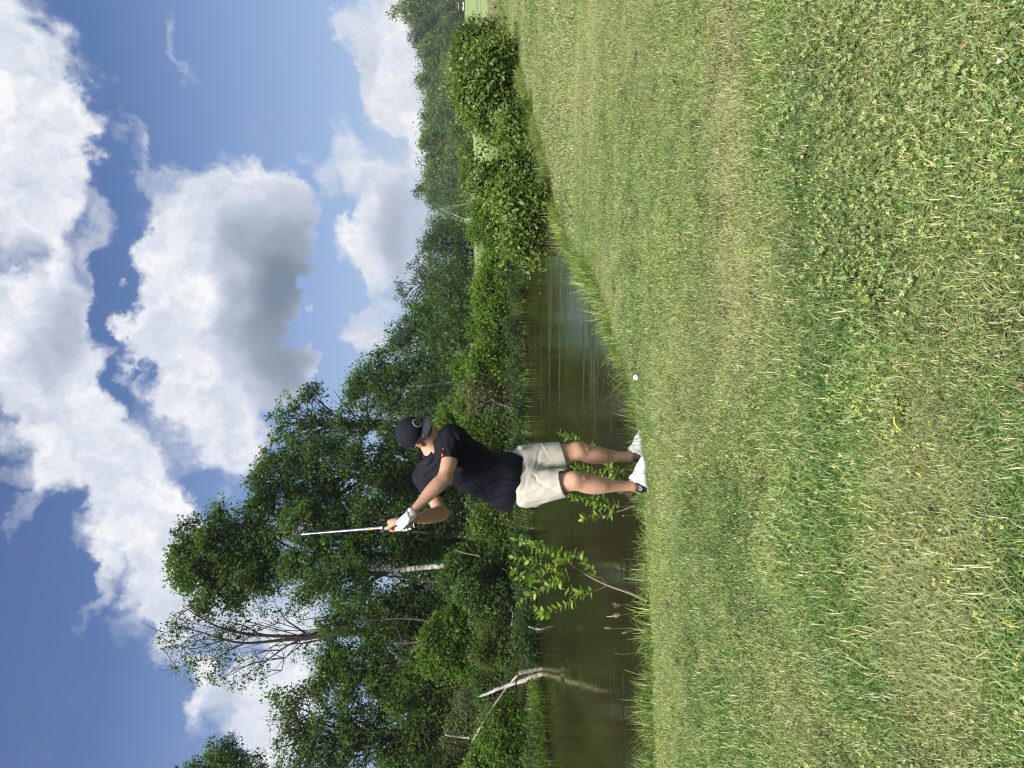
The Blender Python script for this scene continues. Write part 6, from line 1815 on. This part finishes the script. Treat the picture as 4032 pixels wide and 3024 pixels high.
# ---- the club, held but a thing of its own
club = thing('golf_club', 'wedge held upright by the man, steel shaft and dark clubhead', 'golf club', tuple(BUTT))
gl_ = .262
child('grip', mesh_np('grip', *tube([BUTT + cdir * x for x in (0, .003, .02, .1, .2, gl_)], [.0125, .0150, .0148, .0135, .0120, .0100], 14), RUBBER, smooth=True), club)
th = np.arange(16) * 2 * math.pi / 16; ua = unit(np.cross(cdir, [0, 0, 1.])); ub = np.cross(cdir, ua)
V = np.array([BUTT - cdir * .0012 + .0145 * (math.cos(a) * ua + math.sin(a) * ub) for a in th] + [BUTT + cdir * .0005 + .0150 * (math.cos(a) * ua + math.sin(a) * ub) for a in th])
i = np.arange(16); 
child('butt_cap', mesh_np('butt_cap', V, [np.array([list(range(16))]), np.stack([i, (i + 1) % 16, 16 + (i + 1) % 16, 16 + i], 1)], RUBBER), club)
ring_ = [BUTT + cdir * x for x in (.0030, .0075)]
child('butt_ring', mesh_np('butt_ring', *tube(ring_, [.0158, .0158], 16), CREAM, smooth=True), club)
L = np.linalg.norm(HEADP - BUTT)
child('shaft', mesh_np('shaft', *tube([BUTT + cdir * x for x in (gl_, gl_ + .012, L * .7, L - .075)], [.0088, .0082, .0068, .0056], 10), STEEL, smooth=True), club)
child('ferrule', mesh_np('ferrule', *tube([BUTT + cdir * x for x in (gl_ - .004, gl_ + .010)], [.0105, .0098], 12), CREAM, smooth=True), club)
child('shaft_band', mesh_np('shaft_band', *tube([BUTT + cdir * x for x in (gl_ + .075, gl_ + .086)], [.0089, .0089], 10), plain('gold_band', (.62, .48, .12), .4), smooth=True), club)
child('shaft_band', mesh_np('shaft_band', *tube([BUTT + cdir * x for x in (gl_ + .092, gl_ + .118)], [.0088, .0088], 10), plain('copper_band', (.50, .22, .14), .4), smooth=True), club)
child('hosel', mesh_np('hosel', *tube([BUTT + cdir * x for x in (L - .085, L - .035, L - .004)], [.0072, .0076, .0080], 10), STEEL, smooth=True), club)
# head: blade from the heel (hosel) to the toe
T1 = A_(1186, 2104, 5.10); toeT = A_(1182, 2061, 5.09); toeB = A_(1212, 2062, 5.07); heelB = A_(1198, 2099, 5.09)
outl = [A_(1181, 2105, 5.1), A_(1178.5, 2097, 5.1), A_(1178, 2078, 5.09), A_(1180, 2066, 5.09), A_(1186, 2060.5, 5.085), A_(1197, 2059, 5.08), A_(1207, 2061, 5.075), A_(1213.5, 2068, 5.07), A_(1214.5, 2077, 5.07), A_(1210, 2090, 5.08), A_(1202, 2098, 5.09), A_(1194, 2103, 5.095)]
O = np.array(outl); nf = np.array([.1, -.98, .12]); n = len(O); c = O.mean(0)
fr_ = O + nf * .009; bk_ = O - nf * .008
i = np.arange(n)
child('club_head', mesh_np('club_head', np.concatenate([fr_, bk_]), [np.array([list(range(n - 1, -1, -1))]), np.array([list(range(n, 2 * n))]), np.stack([i, (i + 1) % n, n + (i + 1) % n, n + i], 1)], STEEL), club)
inn = c + (O - c) * .90 + nf * .0105 + (A_(1200, 2075, 5.08) - c) * .14
inn2 = c + (O - c) * .90 + nf * .007 + (A_(1200, 2075, 5.08) - c) * .14
child('back_cavity', mesh_np('back_cavity', np.concatenate([inn, inn2]), [np.array([list(range(n - 1, -1, -1))]), np.stack([i, (i + 1) % n, n + (i + 1) % n, n + i], 1)], STEELD), club)

# ---- golf ball
gb = on_z(2512, 1486, .012)
bz = hz1(gb.x, gb.y)
def sphere(c, R, nu=20, nv=14, sq=None):
    V = [c + np.array([0, 0, R])] ; 
    for i in range(1, nv):
        for j in range(nu):
            a, b_ = math.pi * i / nv, 2 * math.pi * j / nu
            V.append(c + R * np.array([math.sin(a) * math.cos(b_), math.sin(a) * math.sin(b_), math.cos(a)]))
    V.append(c - np.array([0, 0, R])); F3 = [(0, 1 + j, 1 + (j + 1) % nu) for j in range(nu)]
    F4 = [(1 + i * nu + j, 1 + (i + 1) * nu + j, 1 + (i + 1) * nu + (j + 1) % nu, 1 + i * nu + (j + 1) % nu) for i in range(nv - 2) for j in range(nu)]
    e = len(V) - 1; F3 += [(e, 1 + (nv - 2) * nu + (j + 1) % nu, 1 + (nv - 2) * nu + j) for j in range(nu)]
    return np.array(V), [np.array(F3), np.array(F4)]
V, Fl = sphere(np.array([gb.x, gb.y, bz + .022]), .0214, 28, 20)
dm = plain('ball_white', (.85, .86, .88), .3, .5, var=.01, bump=.6, bscale=260)
o = link('golf_ball', mesh_np('golf_ball', V, Fl, dm, smooth=True), label='white golf ball sitting in the grass at the lip of the bank', category='golf ball')

# ------------------------------------------------------------------ fallen leaves on the lawn
def fallen(label, x, y, lenpx, ang, col, curl=.3, wd=.42, col2=None, lift=.034):
    p = on_z(x, y, .03); D = p.y
    z = hz1(p.x, p.y) + lift
    L = lenpx * D / FPX * (1.15)
    mt = plain('fallen_leaf', col, .6, .3, var=.25, vscale=60)
    n = 9; t = np.linspace(0, 1, n); w = wd * .5 * np.sin(np.pi * t ** .85) ** .8; w[0] = .03; w[-1] = .01
    zz = curl * (.5 - np.abs(t - .5)) * .6 + .06 * np.sin(t * 7)
    xx = t - .5; side = .10 * np.sin(t * 4)
    V = np.concatenate([np.stack([xx, side + w, zz + w * .5], 1), np.stack([xx, side, zz], 1), np.stack([xx, side - w, zz + w * .7], 1)]) * L
    i = np.arange(n - 1)
    Fq = np.concatenate([np.stack([i, n + i, n + i + 1, i + 1], 1), np.stack([n + i, 2 * n + i, 2 * n + i + 1, n + i + 1], 1)])
    me = mesh_np('fallen_leaf', V, Fq, mt, smooth=True)
    o = link('fallen_leaf', me, label=label, category='leaf', group='fallen leaves on the lawn')
    o.location = (p.x, p.y, z); o.rotation_euler = (-.35, .15, ang)
    return o
fallen('long curled yellow leaf, the largest leaf lying in the near grass', 3560, 1640, 105, 0.15, (.62, .56, .12), .5, .34)
fallen('pale cream pointed leaf alone in the grass, larger than those around', 3440, 2060, 52, 0.6, (.70, .64, .42), .2, .5)
fallen('bright yellow curved leaf near the pale cream one, on the sapling side', 3270, 2240, 44, .2, (.74, .60, .12), .4, .3)
fallen('tiny yellow leaf beside a straw patch below the near sapling', 3208, 2282, 34, 1.0, (.62, .62, .14), .2, .35)
fallen('small tan folded leaf in the lawn below the upright stemmed shrub', 3160, 610, 40, 1.1, (.66, .46, .20), .3, .45)
fallen('orange brown leaf at the very bottom of the lawn, cut by the picture edge', 4020, 1500, 50, .9, (.34, .17, .07), .4, .45)
fallen('whitish broad leaf among the clover, closest to the camera', 3950, 224, 50, .5, (.60, .64, .50), .25, .62)
fallen('russet narrow leaf standing on edge among the clover', 3798, 178, 52, 1.3, (.34, .19, .10), .5, .34)
fallen('orange tan leaf lying on the pale lawn straight before the golf cart', 2862, 22, 34, .2, (.66, .42, .14), .3, .4)
fallen('amber curled leaf on the smooth lawn below the seed heads', 2730, 2578, 42, .1, (.74, .46, .10), .3, .3)
fallen('small yellow leaf near the amber curled one, closer to the sapling', 2702, 2520, 26, .4, (.70, .60, .16), .3, .35)

# ------------------------------------------------------------------ single stems standing on the lip of the bank
STEM_G = plain('stem_green', (.11, .18, .05), .7, .3)
STEM_D = plain('stem_dry', (.42, .36, .24), .8, .2)
HEAD_B = plain('seed_head', (.26, .19, .15), .9, .1, bump=.8, bscale=300)
HEAD_P = plain('seed_head_pale', (.46, .42, .32), .9, .1)
def seed_stem(label, pts, D, head=None, mat=STEM_G, r0=.0022, hl=.05, hw=.008, hm=HEAD_B, cat='seed stem'):
    Q = px_path(pts, D, 14); Q[0, 2] = hz1(Q[0, 0], Q[0, 1]) - .02
    o = thing('seed_stem', label, cat, tuple(Q[0]), 'stems standing on the lip of the bank')
    child('stem', mesh_np('seed_stem', *tube(Q, np.linspace(r0, r0 * .6, 14), 5), mat, smooth=True), o)
    d = unit(Q[-1] - Q[-3])
    if head == 'spike':
        s = np.linspace(0, 1, 9); child('seed_head', mesh_np('seed_head', *tube(Q[-1] + d * hl * (s[:, None] - .3), hw * np.sin(np.pi * (s * .92 + .06)) ** .6, 7), hm, smooth=True), o)
    elif head == 'panicle':
        rr2 = np.random.default_rng(len(label)); parts = []
        for k in range(16):
            a = Q[-1] - d * hl * rr2.uniform(0, 1.2); e = a + rr2.normal(size=3) * .014 + d * .008
            parts.append(tube([a, (a + e) / 2, e], [.0008, .003, .0016], 5))
        v, f = merge(parts); child('seed_head', mesh_np('seed_head', v, f, hm, smooth=True), o, kind='stuff')
    return o
seed_stem('tallest brown plantain spike standing before the dark water past the sapling', [(2550, 2478), (2470, 2474), (2425, 2474), (2400, 2473)], 5.0, 'spike', hl=.055, hw=.009)
seed_stem('shorter tilted brown plantain spike beside the tallest one', [(2550, 2470), (2500, 2482), (2465, 2490)], 4.98, 'spike', hl=.045, hw=.007)
seed_stem('stalk with a ragged pale flowering head next to the sapling stem', [(2540, 2405), (2480, 2415), (2440, 2424), (2418, 2428)], 5.02, 'panicle', hm=HEAD_P, hl=.03)
seed_stem('grey green panicle stalk right behind the sapling stem', [(2545, 2382), (2480, 2380), (2425, 2382)], 5.1, 'panicle', hl=.028)
seed_stem('bowed green stalk curving over past the two plantain spikes', [(2570, 2550), (2500, 2572), (2450, 2577), (2428, 2573)], 4.95, 'spike', mat=STEM_G, hl=.02, hw=.003)
seed_stem('dry straight straw stalk leaning out over the pond past the leaning birch', [(2600, 2695), (2540, 2665), (2458, 2637)], 4.9, None, mat=STEM_D, r0=.0028)
seed_stem('upright pale bud stalk standing just past the golfer heel', [(2540, 2000), (2480, 1998), (2432, 1995)], 5.3, 'spike', hl=.015, hw=.004, hm=HEAD_P)
seed_stem('pale bud stalk next to the second sapling', [(2540, 2035), (2490, 2030), (2455, 2031)], 5.3, 'spike', hl=.014, hw=.004, hm=HEAD_P)
seed_stem('branched brown weed top between the saplings', [(2560, 2300), (2500, 2262), (2450, 2236), (2430, 2230)], 5.05, 'panicle', hl=.05)
GRB = plain('broad_blade', (.16, .28, .05), .5, .4)
def broad(label, pts, D, w):
    Q = px_path(pts, D, 12); Q[0, 2] = hz1(Q[0, 0], Q[0, 1]) - .01
    o = thing('grass_blade', label, 'grass blade', tuple(Q[0]), 'stems standing on the lip of the bank')
    t = np.linspace(0, 1, 12); ww = w * (np.sin(np.pi * (t * .85 + .12))) ; sd_ = np.array([.8, -.5, .2]) * .5
    V = np.concatenate([Q + sd_ * ww[:, None], Q - sd_ * ww[:, None] + np.array([0, .003, 0])]); i = np.arange(11)
    child('blade', mesh_np('broad_blade', V, np.stack([i, i + 1, 13 + i, 12 + i], 1), GRB, smooth=True), o)
broad('broad green blade leaning far out, crossed by another, near the picture edge', [(2590, 2790), (2555, 2785), (2520, 2772), (2482, 2752)], 4.9, .018)
broad('shorter broad blade crossing the leaning one', [(2600, 2825), (2560, 2805), (2545, 2765), (2549, 2752)], 4.9, .013)
broad('bright broad blade upright past the two plantain spikes', [(2570, 2510), (2520, 2512), (2458, 2521)], 4.95, .014)
broad('broad blade bending outward between golf ball and golfer toes', [(2530, 1650), (2490, 1670), (2455, 1690), (2408, 1702)], 5.45, .016)
broad('stiff bright blade just behind the far shoe toe', [(2520, 1706), (2470, 1707), (2418, 1707)], 5.45, .013)

# ------------------------------------------------------------------ golf cart, shrub and tee furniture on the far fairway
CW = plain('cart_white', (.62, .64, .66), .35, .5)
CK = plain('cart_black', (.012, .013, .016), .5, .4)
CG = plain('cart_glass', (.05, .07, .08), .1, .6)
def boxm(c, s, rz=0, taper=0.0):
    x, y, z = np.array(s) / 2
    V = np.array([(sx * x * (1 - taper * (sz > 0)), sy * y * (1 - taper * .5 * (sz > 0)), sz * z) for sx in (-1, 1) for sy in (-1, 1) for sz in (-1, 1)], float)
    R = np.array([[math.cos(rz), -math.sin(rz), 0], [math.sin(rz), math.cos(rz), 0], [0, 0, 1]])
    return V @ R.T + np.array(c), np.array([(0, 1, 3, 2), (4, 6, 7, 5), (0, 4, 5, 1), (2, 3, 7, 6), (0, 2, 6, 4), (1, 5, 7, 3)])
cp = at(1830, 26, 214); cz = hz1(cp.x, cp.y)
cart = thing('golf_cart', 'golf cart with a white roof parked on the far fairway before the trees', 'golf cart', (cp.x, cp.y, cz))
K = 1.0; rz = .25
def loc(a, b, c): 
    return np.array([cp.x + a * math.cos(rz) - b * math.sin(rz), cp.y + a * math.sin(rz) + b * math.cos(rz), cz + c])
child('body', mesh_np('cart_body', *merge([boxm(loc(0, 0, .42), (2.3, 1.15, .30), rz, .05), boxm(loc(-.85, 0, .68), (.60, 1.1, .28), rz, .2), boxm(loc(.95, 0, .66), (.45, 1.0, .22), rz, .3)]), CW), cart)
child('seat', mesh_np('cart_seat', *merge([boxm(loc(-.1, 0, .72), (.5, 1.0, .14), rz), boxm(loc(-.36, 0, .98), (.10, 1.0, .45), rz)]), CK), cart)
child('roof', mesh_np('cart_roof', *boxm(loc(.05, 0, 1.86), (1.75, 1.2, .09), rz, .08), CW), cart)
for a in (-.7, .75):
    for b in (-.5, .5): child('post', mesh_np('cart_post', *tube([loc(a, b, .6), loc(a * .95, b, 1.83)], .025, 6), CK), cart)
child('windscreen', mesh_np('cart_windscreen', *boxm(loc(.80, 0, 1.3), (.02, .95, .9), rz), CG), cart)
child('golf_bag', mesh_np('cart_bag', *merge([tube([loc(-1.0, b, .75), loc(-1.15, b, 1.45)], [.13, .12], 8) for b in (-.28, .28)]), CK), cart)
for a in (-.78, .82):
    for b in (-.52, .52):
        w = child('wheel', mesh_np('cart_wheel', *tube([loc(a, b - .08, .23), loc(a, b - .08, .23) + np.array([-math.sin(rz), math.cos(rz), 0]) * .001, loc(a, b + .08, .23)], [.001, .23, .23], 12), CK), cart)
shrub('fairway_bush', 'small dark round bush standing alone on the far fairway near the golf cart', 89, 180, [(1841, 89, 7, 5), (1844, 92, 5, 5)], L_DARK, 50, 16, .22, 401, spread=.35, nst=3)
bp_ = at(1850, 101, 175); bzz = hz1(bp_.x, bp_.y)
bw = thing('ball_washer', 'dark post with a small pale box, by the lone bush on the far fairway', 'post', (bp_.x, bp_.y, bzz))
child('post', mesh_np('washer_post', *tube([(bp_.x, bp_.y, bzz - .1), (bp_.x, bp_.y, bzz + 1.25)], [.07, .07], 8), CK), bw)
child('box', mesh_np('washer_box', *boxm((bp_.x + .22, bp_.y, bzz + .55), (.34, .3, .5), 0), CW), bw)
